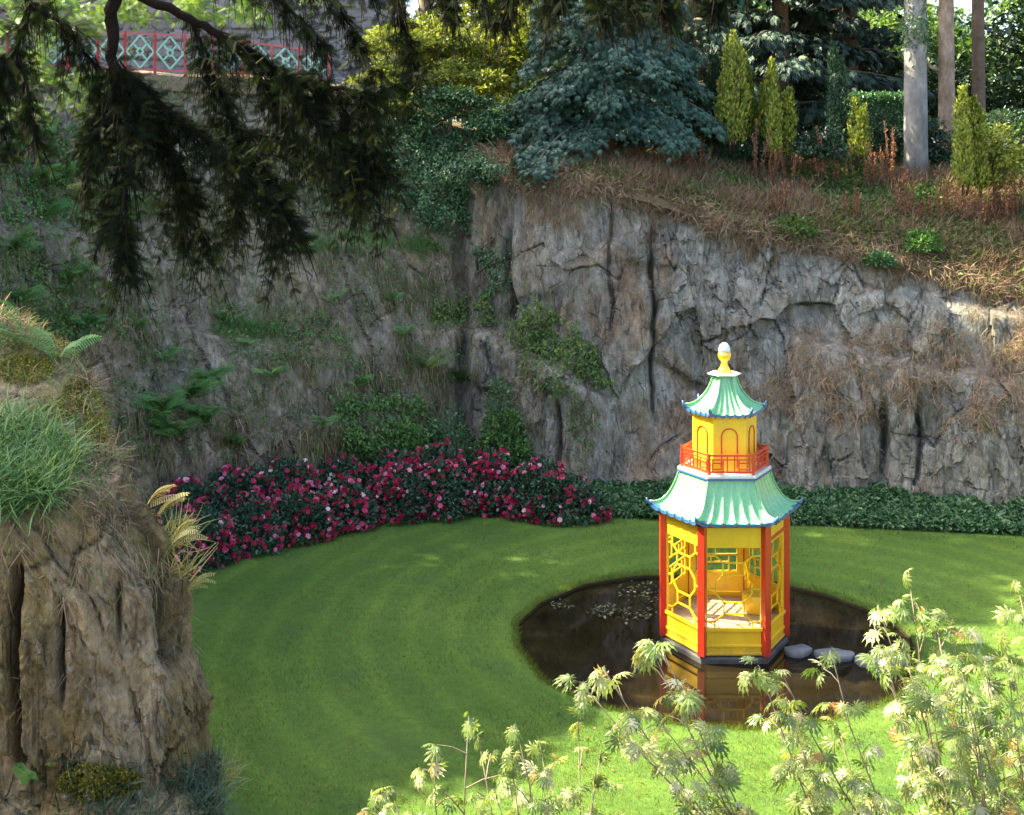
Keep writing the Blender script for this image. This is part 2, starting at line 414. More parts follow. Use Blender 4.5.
vm = t.nodes.new('ShaderNodeVectorMath'); vm.operation = 'DISTANCE'; t.links.new(co, vm.inputs[0]); vm.inputs[1].default_value = (PCX+1, PCY+.5, 0)
wvn = math_n(t, 'ADD', math_n(t, 'MULTIPLY', vm.outputs['Value'], 9.0), math_n(t, 'MULTIPLY', noise(t, .8, 3, .5, co), 4.0))
c = mix(t, 1.0, c, ramp(t, math_n(t, 'SINE', wvn), [(0, (.90,.92,.9)), (1, (1.10,1.08,1.0))]), 'MULTIPLY')
c = mix(t, ramp(t, noise(t, 2.2, 6, .75, co, (1, 1, 1), .5), [(.60, (0,)*3), (.72, (.55,)*3)]), c, (.13,.12,.035))
c = mix(t, ramp(t, noise(t, .9, 5, .6, co, (1, 1, 1), .5), [(.55, (0,)*3), (.70, (.5,)*3)]), c, (.040,.085,.030))
geo = t.nodes.new('ShaderNodeNewGeometry'); sx = t.nodes.new('ShaderNodeSeparateXYZ'); t.links.new(geo.outputs['Position'], sx.inputs[0])
c = mix(t, ramp(t, math_n(t, 'ADD', math_n(t, 'MULTIPLY', sx.outputs['Z'], 12), 1.2), [(.55, (1,)*3), (.95, (0,)*3)]), c, (.022,.017,.010))
t.links.new(c, b.inputs['Base Color']); b.inputs['Roughness'].default_value = .85; b.inputs['Specular IOR Level'].default_value = .15
bump(t, b, noise(t, 60, 4, .7, co), .7, .03)
M['lawn'] = m
me = mesh_np('lawn', V.reshape(-1, 3), [grid_faces(na+1, len(rr), False)], smooth=True)
lawn = link('lawn', me, M['lawn']); tag(lawn, kind='structure')
# pond water, its bed is lost in the murk
m, t, b = mat_new('pond_water')
c = ramp(t, noise(t, 1.2, 4, .6), [(.35, (.005,.004,.002)), (.62, (.012,.009,.004)), (.78, (.03,.02,.007))])
t.links.new(c, b.inputs['Base Color']); b.inputs['Roughness'].default_value = .035; b.inputs['IOR'].default_value = 1.33
bump(t, b, noise(t, 4, 3, .5), .06, .01)
M['water'] = m
WZ = -.085
V = [(PCX, PCY, WZ)]+[(PCX+cos(a)*(PR+.06), PCY+sin(a)*(PR+.06), WZ) for a in th]
mb = MB(); mb.add(V, [(0, 1+i, 1+(i+1) % na) for i in range(na)])
tag(mb.build('pond_water', M['water']), kind='structure')
# ------------------------------------------------------------------ pagoda
def paint(name, col, rough=.32, coat=.5):
    m, t, b = mat_new(name)
    co = t.nodes.new('ShaderNodeTexCoord').outputs['Object']
    n1 = noise(t, 3.0, 6, .65, co, (1, 1, .5))
    c = ramp(t, n1, [(.3, tuple(x*.86 for x in col)), (.65, tuple(min(1, x*1.06) for x in col))])
    gr = ramp(t, noise(t, 7, 8, .75, co, (1.5, 1.5, .35)), [(.54, (0, 0, 0)), (.72, (.42,)*3)])
    c = mix(t, gr, c, tuple(x*.45+.02 for x in col))
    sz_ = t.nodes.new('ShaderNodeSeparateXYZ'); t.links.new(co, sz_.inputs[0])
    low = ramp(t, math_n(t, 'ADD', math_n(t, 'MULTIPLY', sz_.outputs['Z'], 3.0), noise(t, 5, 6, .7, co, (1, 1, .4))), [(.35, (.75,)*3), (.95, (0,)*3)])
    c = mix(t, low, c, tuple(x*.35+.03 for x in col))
    t.links.new(c, b.inputs['Base Color'])
    rr_ = ramp(t, noise(t, 14, 4, .6, co), [(.3, (rough*.8,)*3), (.7, (min(1, rough*1.5),)*3)])
    t.links.new(rr_, b.inputs['Roughness'])
    b.inputs['Coat Weight'].default_value = coat; b.inputs['Coat Roughness'].default_value = .2
    bump(t, b, noise(t, 30, 3, .6, co), .12, .004)
    return m
M['yellow'] = paint('yellow_paint', (.80, .50, .015))
M['red'] = paint('red_paint', (.50, .028, .010))
M['orange'] = paint('orange_red_paint', (.55, .042, .010))
M['blue'] = paint('blue_paint', (.03, .10, .24))
M['green'] = paint('sea_green_paint', (.15, .41, .18), .24, .6)
M['white'] = paint('white_paint', (.62, .66, .64))
M['dark'] = paint('dark_paint', (.02, .04, .06))
M['floor'] = plain('worn_floor_boards', (.42,.30,.16), .7, .25, 8)
M['plinth'] = plain('plinth_slate', (.06,.06,.06), .75, .35, 6, .4)
PG = at(0, 0, 18.38); PGX, PGY = 3.165, 18.38
pg = empty('pagoda', (PGX, PGY, 0), label='small yellow hexagonal pagoda with two curved green roofs standing in the round pond', cat='pagoda')
def hexv(r, k, rot=0): a = R(60*k+rot); return np.array([r*cos(a), r*sin(a)])
def hexprism(mb, r, z0, z1, chamfer=0):
    prof = [(r, z0), (r, z1-chamfer), (r-chamfer, z1)] if chamfer else [(r, z0), (r, z1)]
    mb.lathe(prof, n=6, smooth=False)
mb = MB(); hexprism(mb, .95, -.55, .0, .02); mb.build('plinth', M['plinth'], pg, .01)
mb = MB(); hexprism(mb, .84, .002, .34); mb.build('interior_floor', M['floor'], pg)
RW = .90; AP = RW*cos(R(30)); HALF = RW/2
ZW0, ZWIN0, ZWIN1, ZTOP = .0, .40, 1.55, 1.87
def face_frame(k, ap):
    a = R(-90+60*k); n = np.array([cos(a), sin(a), 0]); tt = np.array([-sin(a), cos(a), 0])
    return lambda u, z, d=0: n*(ap+d)+tt*u+np.array([0, 0, z]), n, tt
def fbox(mb, k, ap, u0, u1, z0, z1, d0, d1):
    P, n, tt = face_frame(k, ap)
    mb.obox(P((u0+u1)/2, (z0+z1)/2, (d0+d1)/2), tt*(u1-u0)/2, n*(d1-d0)/2, np.array([0, 0, (z1-z0)/2]))
bars = [((325,185),(325,225)),((325,225),(365,262)),((365,262),(475,262)),((475,262),(520,225)),((520,225),(520,185)),
        ((365,262),(365,330)),((475,262),(475,330)),((365,330),(328,378)),((328,378),(328,430)),((328,430),(370,480)),((370,480),(475,480)),
        ((475,480),(517,430)),((517,430),(517,375)),((517,375),(475,330)),((365,330),(475,330)),((328,405),(280,405)),((517,405),(562,405)),
        ((370,480),(370,545)),((475,480),(475,545)),((370,545),(475,545)),((370,545),(322,585)),((475,545),(520,585)),((322,585),(322,620)),((520,585),(520,620)),
        ((322,585),(280,585)),((520,585),(562,585)),((325,225),(280,225)),((520,225),(562,225))]
def LP(p): return ((p[0]-421)/141*.385, ZWIN0+(620-p[1])/440*(ZWIN1-ZWIN0))
for k in range(6):
    w = MB()
    fbox(w, k, AP, -.42, .42, ZWIN1, ZTOP, -.03, .0)              # head panel
    fbox(w, k, AP, -.42, .42, ZW0+.012, ZWIN0, -.03, .0)          # dado
    fbox(w, k, AP, -.42, .42, ZWIN0-.035, ZWIN0+.012, .0, .028)    # sill mould
    fbox(w, k, AP, -.42, .42, .14, .175, .0, .018)
    fbox(w, k, AP, -.42, .42, .03, .06, .0, .018)
    for sg in (-1, 1): fbox(w, k, AP, sg*.40-.02, sg*.40+.02, ZWIN0, ZWIN1, -.035, .004)
    if k in (1, 2): 
        fbox(w, k, AP, -.38, -.33, ZWIN0, ZWIN1, -.03, .002); fbox(w, k, AP, .33, .38, ZWIN0, ZWIN1, -.03, .002)
    wo = w.build('wall_panel', M['yellow'], pg, .004)
    l = MB(); P, n, tt = face_frame(k, AP-.018)
    if k in (3, 2, 4):     # the rear windows carry a square fret
        fr = [(-.33,.98,.33,.98),(-.33,1.12,.33,1.12),(-.2,.86,.2,.86),(-.2,1.26,.2,1.26),(-.2,.72,-.2,.98),(.2,.72,.2,.98),(-.2,1.12,-.2,1.42),(.2,1.12,.2,1.42),
              (-.08,1.12,-.08,1.26),(.08,.86,.08,.98),(-.33,.72,.33,.72),(-.33,1.42,.33,1.42),(-.33,.72,-.33,1.42),(.33,.72,.33,1.42)]
        for (a, b_, c_, d_) in fr: l.bar(P(a, b_), P(c_, d_), .011, .010, n)
        for (z0, z1) in ((ZWIN0, .70), (1.44, ZWIN1)):
            fbox(l, k, AP, -.38, .38, z0+.013, z1, -.028, -.004)
        for sg in (-1, 1): fbox(l, k, AP, sg*.36-.022, sg*.36+.019, .70, 1.44, -.028, -.004)
    else:
        for p, q in bars:
            a, b_ = LP(p), LP(q)
            l.bar(P(*a), P(*b_), .0095, .011, n)
    l.build('lattice', M['yellow'], wo)
    # corner post
    v = hexv(RW+.012, k, -60); 
    p = MB(); p.obox((v[0], v[1], (.014+ZTOP)/2), np.array([cos(R(60*k-60)), sin(R(60*k-60)), 0])*.05, np.array([-sin(R(60*k-60)), cos(R(60*k-60)), 0])*.056, (0, 0, (ZTOP-.014)/2))
    p.build('post', M['red'], pg, .008)
mb = MB()
for k in range(6): fbox(mb, k, AP, -.44, .44, ZTOP-.03, ZTOP+.07, -.03, .022)
fbox(mb, 1, AP, -.41, .41, 1.60, 1.645, .0, .02)
mb.build('head_rail', M['red'], pg, .004)
# stub of a table inside, lit through the lattice
mb = MB(); mb.lathe([(.20, .342), (.22, .36), (.22, .60), (.20, .62), (.12, .63)], c=(.50, .10, 0), n=20); mb.build('interior_seat', M['yellow'], pg)

def roof(prof, lift, nfl, parent, tips=True, dent=False, fh=.055):
    z, r = np.array(prof).T
    tt_ = np.linspace(0, 1, 28); src = np.linspace(0, 1, len(z))
    # smooth profile
    from numpy import polyfit, polyval
    cz, cr = polyfit(src, z, 4), polyfit(src, r, 4)
    zz, rr_ = polyval(cz, tt_), polyval(cr, tt_)
    nu = nfl*10+1; u = np.linspace(-1, 1, nu)
    rf = MB(); ev = MB()
    for k in range(6):
        a, b_ = hexv(1, k), hexv(1, k+1); mid = (a+b_)/2; nrm2 = mid/np.linalg.norm(mid)
        V = []
        for i, t_ in enumerate(tt_):
            for uu in u:
                fr = (uu+1)/2*nfl
                ff = fr-math.floor(fr)
                fl = -fh*math.sin(pi*ff)**.55*min(1, .3+.9*t_)
                pt = (a*(1-uu)/2+b_*(1+uu)/2)*rr_[i]
                ext = 1+.05*t_**6*abs(uu)**5
                pt = pt*ext+nrm2*fl*.35
                V.append((pt[0], pt[1], zz[i]+fl*.75+lift*t_**5*abs(uu)**6))
        Fs = [(i*nu+j, (i+1)*nu+j, (i+1)*nu+j+1, i*nu+j+1) for i in range(len(tt_)-1) for j in range(nu-1)]
        rf.add(V, Fs, True)
        # rounded rib seams end in small blobs at the eave
        n0 = (len(tt_)-1)*nu
        for j in range(nu-1):
            p, q = np.array(V[n0+j]), np.array(V[n0+j+1])
            o = np.array([nrm2[0], nrm2[1], 0])*.012
            ev.add([p+o+(0,0,.006), q+o+(0,0,.006), q+o-(0,0,.032), p+o-(0,0,.032), p-o*3-(0,0,.034), q-o*3-(0,0,.034), p-o*2, q-o*2],
                   [(0,3,2,1), (3,4,5,2), (0,1,7,6)])
        # ridge roll along the hip
        rp = [np.array([a[0]*rr_[i]*(1+.05*tt_[i]**6), a[1]*rr_[i]*(1+.05*tt_[i]**6), zz[i]+lift*tt_[i]**5+.004]) for i in range(0, 28, 3)]
        rf.tube(rp, [.013]*len(rp), 8)
        # sofit
        V = []
        for uu in np.linspace(-1, 1, 9):
            pt = (a*(1-uu)/2+b_*(1+uu)/2)
            e = pt*rr_[-1]*(1+.05*abs(uu)**5)*.985; V += [(e[0], e[1], zz[-1]-.03+lift*abs(uu)**6), (*(pt*rr_[-1]*.72), zz[-1]-.02)]
        ev.add(V, [(2*i, 2*i+1, 2*i+3, 2*i+2) for i in range(8)])
        if dent:
            for uu in np.linspace(-.8, .8, 5):
                pt = (a*(1-uu)/2+b_*(1+uu)/2)*rr_[-1]*.95
                ev.obox((pt[0], pt[1], zz[-1]-.05), (.013, 0, 0), (0, .013, 0), (0, 0, .022))
    ro = rf.build('roof', M['green'], parent)
    ev.build('eave_trim', M['blue'], ro)
    for k in range(6):
        a = hexv(1, k); tp = MB(); e = a*rr_[-1]*1.05; zt = zz[-1]+lift
        tp.tube([(*(e*.96), zt-.03), (*(e*1.0), zt-.012), (*(e*1.022), zt+.02), (*(e*1.03), zt+.055)], [.03, .028, .018, .006], 8)
        tp.build('corner_tip', M['blue'], ro)
    return ro
roof([(2.50,.672),(2.34,.725),(2.19,.80),(2.08,.88),(2.00,.97),(1.955,1.075)], .055, 6, pg)
mb = MB(); hexprism(mb, .70, 2.49, 2.535); bo = mb.build('balcony_deck', M['white'], pg, .008)
mb = MB(); mb.lathe([(.66, 2.455), (.707, 2.465), (.707, 2.49), (.66, 2.497)], n=6, smooth=False); mb.build('deck_edge', M['blue'], bo)
# balcony rail
mb = MB(); RB = .635
for k in range(6):
    a, b_ = hexv(RB, k), hexv(RB, k+1)
    A3, B3 = np.array([*a, 0]), np.array([*b_, 0]); nn = nrm(A3+B3); d = nrm(B3-A3); L = np.linalg.norm(B3-A3)
    for z, w in ((2.815, .014), (2.755, .008), (2.575, .013)): mb.bar(A3+(0, 0, z), B3+(0, 0, z), w, .014, nn)
    mb.obox((a[0], a[1], 2.685), (.019, 0, 0), (0, .019, 0), (0, 0, .155))
    for f0, f1 in ((.08, .32), (.68, .92)):
        p, q = A3+d*L*f0, A3+d*L*f1
        for zz in (2.615, 2.705): mb.bar(p+(0, 0, zz), q+(0, 0, zz), .008, .009, nn)
        for x in (p, q): mb.bar(x+(0, 0, 2.585), x+(0, 0, 2.75), .008, .008, nn)
    for f0 in (.42, .58):
        x = A3+d*L*f0; mb.bar(x+(0, 0, 2.585), x+(0, 0, 2.81), .008, .008, nn)
mb.build('balcony_rail', M['orange'], pg)
# upper storey
RU = .478; APU = RU*cos(R(30))
mb = MB(); mb.lathe([(RU, 2.537), (RU, 3.40)], n=6, smooth=False)
mb.lathe([(RU+.002, 3.30), (RU+.02, 3.315), (RU+.035, 3.36), (RU+.03, 3.40)], n=6, smooth=False)
uw = mb.build('upper_wall', M['yellow'], pg, .003)
for k in range(6):
    P, n, tt = face_frame(k, APU+.004); ar = MB(); w = .115; zs = 3.06
    pts = [(-w, 2.60), (-w, zs)]+[(w*math.cos(a), zs+w*math.sin(a)) for a in np.linspace(pi, 0, 13)[1:]]+[(w, 2.60)]
    for p, q in zip(pts[:-1], pts[1:]): ar.bar(P(*p), P(*q), .0085, .010, n)
    ar.build('arch', M['orange'], uw)
roof([(3.895,.165),(3.78,.205),(3.66,.265),(3.55,.35),(3.46,.46),(3.405,.575)], .05, 5, pg, dent=True, fh=.04)
mb = MB(); mb.lathe([(.10, 3.885), (.235, 3.893), (.255, 3.905), (.25, 3.922), (.10, 3.93)], n=6, smooth=False); mb.build('roof_cap', M['white'], pg, .004)
mb = MB(); mb.lathe([(.001,3.925),(.105,3.928),(.10,3.95),(.07,4.0),(.045,4.06),(.05,4.09),(.083,4.13),(.098,4.18),(.09,4.225),(.06,4.23),(.001,4.231)], n=32)
fo = mb.build('finial', M['yellow'], pg)
mb = MB(); mb.lathe([(.06,4.226),(.088,4.232),(.086,4.28),(.066,4.335),(.035,4.365),(.001,4.372)], n=32); mb.build('finial_tip', M['white'], fo)

# stepping stones
for i, (px, py, w, lab) in enumerate([(798,648,.20,'flat grey stepping stone touching the pagoda plinth'),(834,652,.25,'largest grey stepping stone in the pond, second from the pagoda'),
                                  (868,658,.20,'grey stepping stone third from the pagoda, beside the maple leaves'),(898,659,.17,'stepping stone farthest from the pagoda, near the right bank')]):
    Y = EYE*F/(py-HY); p = at(px, py, Y); mb = MB()
    prof = [(w*.9, -.2), (w*1.02, -.06), (w, -.015), (w*.86, .022), (w*.4, .035), (.001, .036)]
    mb.lathe(prof, n=18)
    o = mb.build('stepping_stone', M['stone']); o.location = (p[0], p[1], 0)
    for v in o.data.vertices:
        a = math.atan2(v.co.y, v.co.x); k = 1+.13*math.sin(2*a+i*2)+.08*math.sin(3*a+i)+.04*math.sin(7*a)
        v.co.x *= k*1.0; v.co.y *= k*.75; v.co.z = (v.co.z-.02 if v.co.z > 0 else v.co.z)*.9; v.co.z += .01*math.sin(v.co.x*20+i)
    tag(o, lab, 'stone', 'stepping stones in the pond')
# ------------------------------------------------------------------ leaf scattering
def T_(verts, faces): return np.array(verts, float), np.array(faces)
LEAF = T_([(0,0,0),(.5,-.3,.06),(1,0,-.05),(.5,.3,.06)], [(0,1,2),(0,2,3)])
LEAF4 = T_([(0,0,0),(.3,-.26,.05),(.75,-.2,.03),(1,0,-.08),(.75,.2,.03),(.3,.26,.05)], [(0,1,2,3),(0,3,4,5)])
def spray_t(n=7, fan=60, w=.07, droop=.25, seed=0):
    r = np.random.default_rng(seed); V = []; Fs = []
    for i in range(n):
        a = R((i/(n-1)-.5)*fan*1.0); L = 1-.35*abs(i/(n-1)-.5)*2
        d = np.array([cos(a), sin(a), 0]); sd_ = np.array([-sin(a), cos(a), 0])*w
        o = d*.08*r.random()
        k = len(V); V += [o-sd_*.6, o+sd_*.6, o+d*L*.55+sd_+(0,0,.04+.05*r.random()), o+d*L*.55-sd_+(0,0,.04), o+d*L+(0,0,-droop*r.random())]
        Fs += [(k, k+3, k+2, k+1), (k+3, k+4, k+2, k+2)]
    return np.array(V), np.array(Fs)
SPRAY = spray_t(); SPRAY2 = spray_t(9, 84, .034, .3, 5)
PLUME = spray_t(6, 34, .06, .05, 3)
def needle_t(n=16, L=1.0, nl=.16, w=.014):
    V = []; Fs = []
    def q(a, b, ww):
        d = np.array(b)-np.array(a); sdv = nrm(np.cross(d, (0, 0, 1)))*ww
        k = len(V); V.extend([np.array(a)-sdv, np.array(b)-sdv*.5, np.array(b)+sdv*.5, np.array(a)+sdv]); Fs.append((k, k+1, k+2, k+3))
    q((0, 0, 0), (L, 0, -.05), .008)
    for i in range(n):
        x = L*(.04+.94*i/n); l = nl*(1-.45*(i/n)**2)
        for sgn in (-1, 1): q((x, 0, -.02*x), (x+l*.55, sgn*l, -.03-.03*((i*7) % 3)), w)
    return np.array(V), np.array(Fs)
NEEDLE = needle_t(24, 1.0, .24, .013)
def fern_t(n=15):
    V = []; Fs = []
    for i in range(n):
        x = .12+.86*i/n; z = .35*math.sin(x*pi*.62)-.12*x*x; x2 = x+.045; 
        l = .20*math.sin(min(1, (1-(i/n))*1.5+.12)*pi/2)*(.6+.4*min(1, i/3))
        for sg in (-1, 1):
            k = len(V); V += [(x-.010, 0, z), (x+.004+l*.35, sg*l, z-.07), (x+.024+l*.35, sg*l*.86, z-.07), (x+.020, 0, z)]; Fs.append((k, k+1, k+2, k+3))
    for i in range(6):
        a, b_ = i/6, (i+1)/6; za, zb = .35*math.sin(a*pi*.62)-.12*a*a, .35*math.sin(b_*pi*.62)-.12*b_*b_
        k = len(V); V += [(a, -.008, za), (b_, -.006, zb), (b_, .006, zb), (a, .008, za)]; Fs.append((k, k+1, k+2, k+3))
    return np.array(V), np.array(Fs)
FERN = fern_t()
def blade_t(nseg=3, bend=.45, w=.045):
    V = []; Fs = []
    for i in range(nseg+1):
        s = i/nseg; ww = w*(1-s)**.7+.004
        V += [(s*(1-.15*bend*s), -ww, -bend*s*s), (s*(1-.15*bend*s), ww, -bend*s*s)]
    for i in range(nseg): k = 2*i; Fs.append((k, k+2, k+3, k+1))
    return np.array(V, float), np.array(Fs)
BLADE = blade_t(3, .45, .022); BLADE2 = blade_t(2, .25, .026); BLADE1 = T_([(0,-.05,0),(0,.05,0),(1,0,-.15)], [(0,1,2)])
def palm_t():
    V = []; Fs = []
    angs = [-128, -88, -52, -25, 0, 25, 52, 88, 128]; Ls = [.42, .62, .82, .95, 1.0, .95, .82, .62, .42]
    for a, L in zip(angs, Ls):
        a = R(a); d = np.array([cos(a), sin(a), 0]); s_ = np.array([-sin(a), cos(a), 0])
        def p(r_, w_, z): return d*L*r_+s_*w_*L+np.array([0, 0, z])
        dz = lambda r_: -.5*(r_*L)**2
        k = len(V)
        V += [p(.02, 0, 0), p(.42, -.10, dz(.42)), p(.5, -.055, dz(.5)+.01), p(.70, -.125, dz(.72)), p(.76, -.05, dz(.76)), p(1, 0, dz(1)-.03),
              p(.76, .05, dz(.76)), p(.70, .125, dz(.72)), p(.5, .055, dz(.5)+.01), p(.42, .10, dz(.42)), p(.45, 0, dz(.45)+.03), p(.75, 0, dz(.75)+.03)]
        Fs += [(k, k+1, k+2, k+10), (k, k+10, k+8, k+9), (k+2, k+3, k+4, k+11), (k+10, k+2, k+11, k+8), (k+8, k+11, k+6, k+7), (k+11, k+4, k+5, k+6)]
    k = len(V); V += [(-.55, 0, -.06), (.02, -.012, 0), (.02, .012, 0)]; Fs.append((k, k+1, k+2, k+2))
    return np.array(V), np.array(Fs)
PALM = palm_t()
def flower_t():
    V = []; Fs = []
    for ring, (n, r_, z0, tilt) in enumerate([(6, 1.0, 0, .15), (5, .75, .12, .45), (4, .45, .2, .75)]):
        for i in range(n):
            a = 2*pi*i/n+ring*.5; d = np.array([cos(a), sin(a), 0]); s_ = np.array([-sin(a), cos(a), 0])
            k = len(V); V += [np.array([0, 0, z0*.6]), d*r_*.6-s_*.34*r_+np.array([0, 0, z0+tilt*r_*.5]), d*r_+np.array([0, 0, z0+tilt*r_*.6]), d*r_*.6+s_*.34*r_+np.array([0, 0, z0+tilt*r_*.5])]
            Fs += [(k, k+1, k+2, k+3)]
    return np.array(V), np.array(Fs)
FLOWER = flower_t()
def rdir(n): return nrm(rng.normal(size=(n, 3)))
def scat(tm, pos, xd, zd, size, rnd=None):
    """returns (verts, faces, rnd) for template copies"""
    tv_, tf = tm; pos = np.asarray(pos, float); n = len(pos)
    x = nrm(xd); y = nrm(np.cross(zd, x)); z = np.cross(x, y)
    size = np.broadcast_to(np.asarray(size, float).reshape(-1, 1) if np.ndim(size) else np.array([[size]]), (n, 1))
    V = pos[:, None, :]+size[:, :, None]*(tv_[None, :, 0:1]*x[:, None, :]+tv_[None, :, 1:2]*y[:, None, :]+tv_[None, :, 2:3]*z[:, None, :])
    Fc = tf[None]+np.arange(n)[:, None, None]*len(tv_)
    if rnd is None: rnd = rng.random(n)
    return V.reshape(-1, 3), Fc.reshape(-1, tf.shape[1]), np.repeat(rnd, len(tv_))
def leaves(name, parts, mat, parent=None, smooth=False, **k):
    Vs, Fs, Rs, o = [], [], [], 0
    for V, Fc, r_ in parts:
        Vs.append(V); Fs.append(Fc+o); Rs.append(r_); o += len(V)
    me = mesh_np(name, np.concatenate(Vs), Fs, rnd=np.concatenate(Rs), smooth=smooth)
    ob = link(name, me, mat, parent); return tag(ob, **k) if k else ob
UP = np.array([0, 0, 1.0])
def upz(n, j=.5): return nrm(UP+rng.normal(size=(n, 3))*j)
L = {}
L['lawn'] = leaf_mat('grass_blades', [(0, (.055,.115,.018)), (.5, (.105,.185,.03)), (1, (.21,.25,.055))], .5, .5, .35, (1.0, .92, .3))
L['dry'] = leaf_mat('dry_grass', [(0, (.13,.075,.045)), (.45, (.24,.155,.095)), (.75, (.36,.26,.17)), (.88, (.40,.31,.20)), (.9, (.12,.16,.045)), (1, (.14,.18,.05))], .25, .7, .2, (1, .9, .7))
L['thatch'] = leaf_mat('old_thatch', [(0, (.10,.07,.04)), (.5, (.22,.16,.10)), (.78, (.34,.27,.18)), (.82, (.12,.17,.05)), (1, (.13,.19,.05))], .2, .8, .15, (1, .9, .7))
L['green'] = leaf_mat('fresh_leaves', [(0, (.045,.13,.03)), (.6, (.09,.22,.05)), (1, (.19,.29,.07))], .35)
L['fern'] = leaf_mat('fern_leaves', [(0, (.07,.19,.05)), (.6, (.13,.32,.09)), (1, (.24,.38,.11))], .45)
L['gfern'] = leaf_mat('golden_ferns', [(0, (.28,.28,.10)), (.6, (.44,.40,.18)), (1, (.5,.38,.2))], .5)
L['ivy'] = leaf_mat('ivy_leaves', [(0, (.025,.075,.030)), (.6, (.055,.15,.055)), (1, (.12,.22,.08))], .25, .38, .5)
L['dkgreen'] = leaf_mat('dark_leaves', [(0, (.012,.035,.018)), (.6, (.025,.065,.03)), (1, (.045,.09,.045))], .2, .5)
L['bed'] = leaf_mat('flower_bed_leaves', [(0, (.02,.06,.035)), (.6, (.045,.11,.065)), (1, (.09,.17,.10))], .25, .4)
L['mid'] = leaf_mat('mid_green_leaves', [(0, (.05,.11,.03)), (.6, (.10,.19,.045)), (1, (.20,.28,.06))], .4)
L['lime'] = leaf_mat('yellow_green_leaves', [(0, (.12,.17,.025)), (.6, (.22,.27,.045)), (1, (.34,.34,.08))], .45)
L['gold'] = leaf_mat('golden_conifer', [(0, (.07,.11,.015)), (.4, (.18,.24,.03)), (.9, (.34,.38,.05)), (1, (.30,.20,.07))], .35)
L['blue'] = leaf_mat('glaucous_needles', [(0, (.018,.055,.038)), (.6, (.038,.10,.07)), (1, (.075,.15,.11))], .15, .6)
L['fir'] = leaf_mat('dark_conifer_needles', [(0, (.012,.03,.022)), (.6, (.025,.055,.04)), (1, (.045,.085,.055))], .12, .6)
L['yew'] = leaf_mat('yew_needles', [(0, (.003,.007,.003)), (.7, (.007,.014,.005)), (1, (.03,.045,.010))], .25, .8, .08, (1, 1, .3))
L['maple'] = leaf_mat('maple_leaves', [(0, (.09,.16,.035)), (.45, (.18,.25,.06)), (.78, (.31,.34,.13)), (.92, (.48,.47,.32)), (.96, (.38,.30,.06)), (1, (.34,.14,.06))], .45, .3, .6, (1, 1, .4))  # whitish stops paint the sun's sheen into some of the leaves
L['moss'] = leaf_mat('moss', [(0, (.06,.07,.012)), (.6, (.15,.15,.025)), (1, (.26,.24,.04))], .2, .9, .1)
L['pink'] = leaf_mat('crimson_petals', [(0, (.26,.006,.03)), (.5, (.42,.015,.07)), (.75, (.62,.07,.19)), (.9, (.74,.30,.42)), (1, (.85,.70,.68))], .25, .5, .3, (1, .6, .7))
L['rust'] = leaf_mat('seed_heads', [(0, (.11,.045,.025)), (.5, (.20,.085,.045)), (.9, (.28,.16,.08)), (1, (.36,.10,.04))], .2, .8, .1, (1, .8, .6))
L['red'] = leaf_mat('reddish_leaves', [(0, (.12,.03,.02)), (.6, (.22,.06,.03)), (1, (.10,.12,.03))], .25)
L['weed'] = leaf_mat('water_weed', [(0, (.04,.055,.03)), (.6, (.08,.10,.05)), (1, (.14,.15,.09))], .2)
M['bark'] = plain('brown_bark', (.10,.075,.05), .9, .4, 4, .8)
M['bark_d'] = plain('dark_bark', (.010,.008,.006), .95, .4, 6, .8, spec=.08)
M['twig'] = plain('maple_twigs', (.20,.16,.10), .7, .3, 10, .3)
def beech_mat(name, c0, c1, c2):
    m, t, b = mat_new(name)
    co = t.nodes.new('ShaderNodeTexCoord').outputs['Object']
    c = ramp(t, noise(t, 3.5, 7, .7, co, (1, 1, .5)), [(.32, c0), (.52, c1), (.7, c2)])
    t.links.new(c, b.inputs['Base Color']); b.inputs['Roughness'].default_value = .85
    bump(t, b, noise(t, 12, 6, .7, co, (1, 1, .35)), .6, .03); return m
M['beech'] = beech_mat('lichened_beech_bark', (.08,.08,.065), (.17,.165,.15), (.27,.27,.26))
M['pinebark'] = beech_mat('furrowed_bark', (.09,.065,.045), (.22,.165,.12), (.36,.31,.25))

# ------------------------------------------------------------------ grass blades on the lawn
def scatter_lawn():
    n = 150000
    # density per screen area: sample pixels, then drop them on the ground
    px = rng.uniform(-60, 1084, n); py = rng.uniform(500, 830, n)
    Y = EYE*F/(py-HY); X = (px-HX)/F*Y
    d = np.hypot(X-PCX, Y-PCY); th_ = np.arctan2(Y-PCY, X-PCX)
    k = (d > pond_r(th_)+.0) & (Y > 12.6) & (Y < 25.5)
    X, Y = X[k], Y[k]; n = len(X)
    pos = np.stack([X, Y, np.full(n, -.01)], 1)
    xd = nrm(UP*1.0+rng.normal(size=(n, 3))*.45)
    pr = scat(BLADE1, pos, xd, rdir(n), rng.uniform(.025, .06, n)*(1+.6*fbm(X*.8, Y*.8, 3, 1)), np.clip(fbm(X*1.2, Y*1.2, 4, 2)+rng.normal(size=n)*.2, 0, 1))
    # longer tufts hanging over the pond's rim
    m_ = 9000; a = rng.uniform(0, 2*pi, m_); r_ = pond_r(a)+rng.uniform(-.03, .10, m_)
    p2 = np.stack([PCX+np.cos(a)*r_, PCY+np.sin(a)*r_, np.full(m_, -.02)], 1)
    out = np.stack([-np.cos(a), -np.sin(a), np.zeros(m_)], 1)
    p2r = scat(BLADE2, p2, nrm(UP*.9+out*.35+rng.normal(size=(m_, 3))*.4), nrm(UP+out), rng.uniform(.05, .12, m_))
    leaves('lawn_grass_blades', [pr, p2r], L['lawn'], label='short green lawn grass around the pond', cat='grass', kind='stuff')
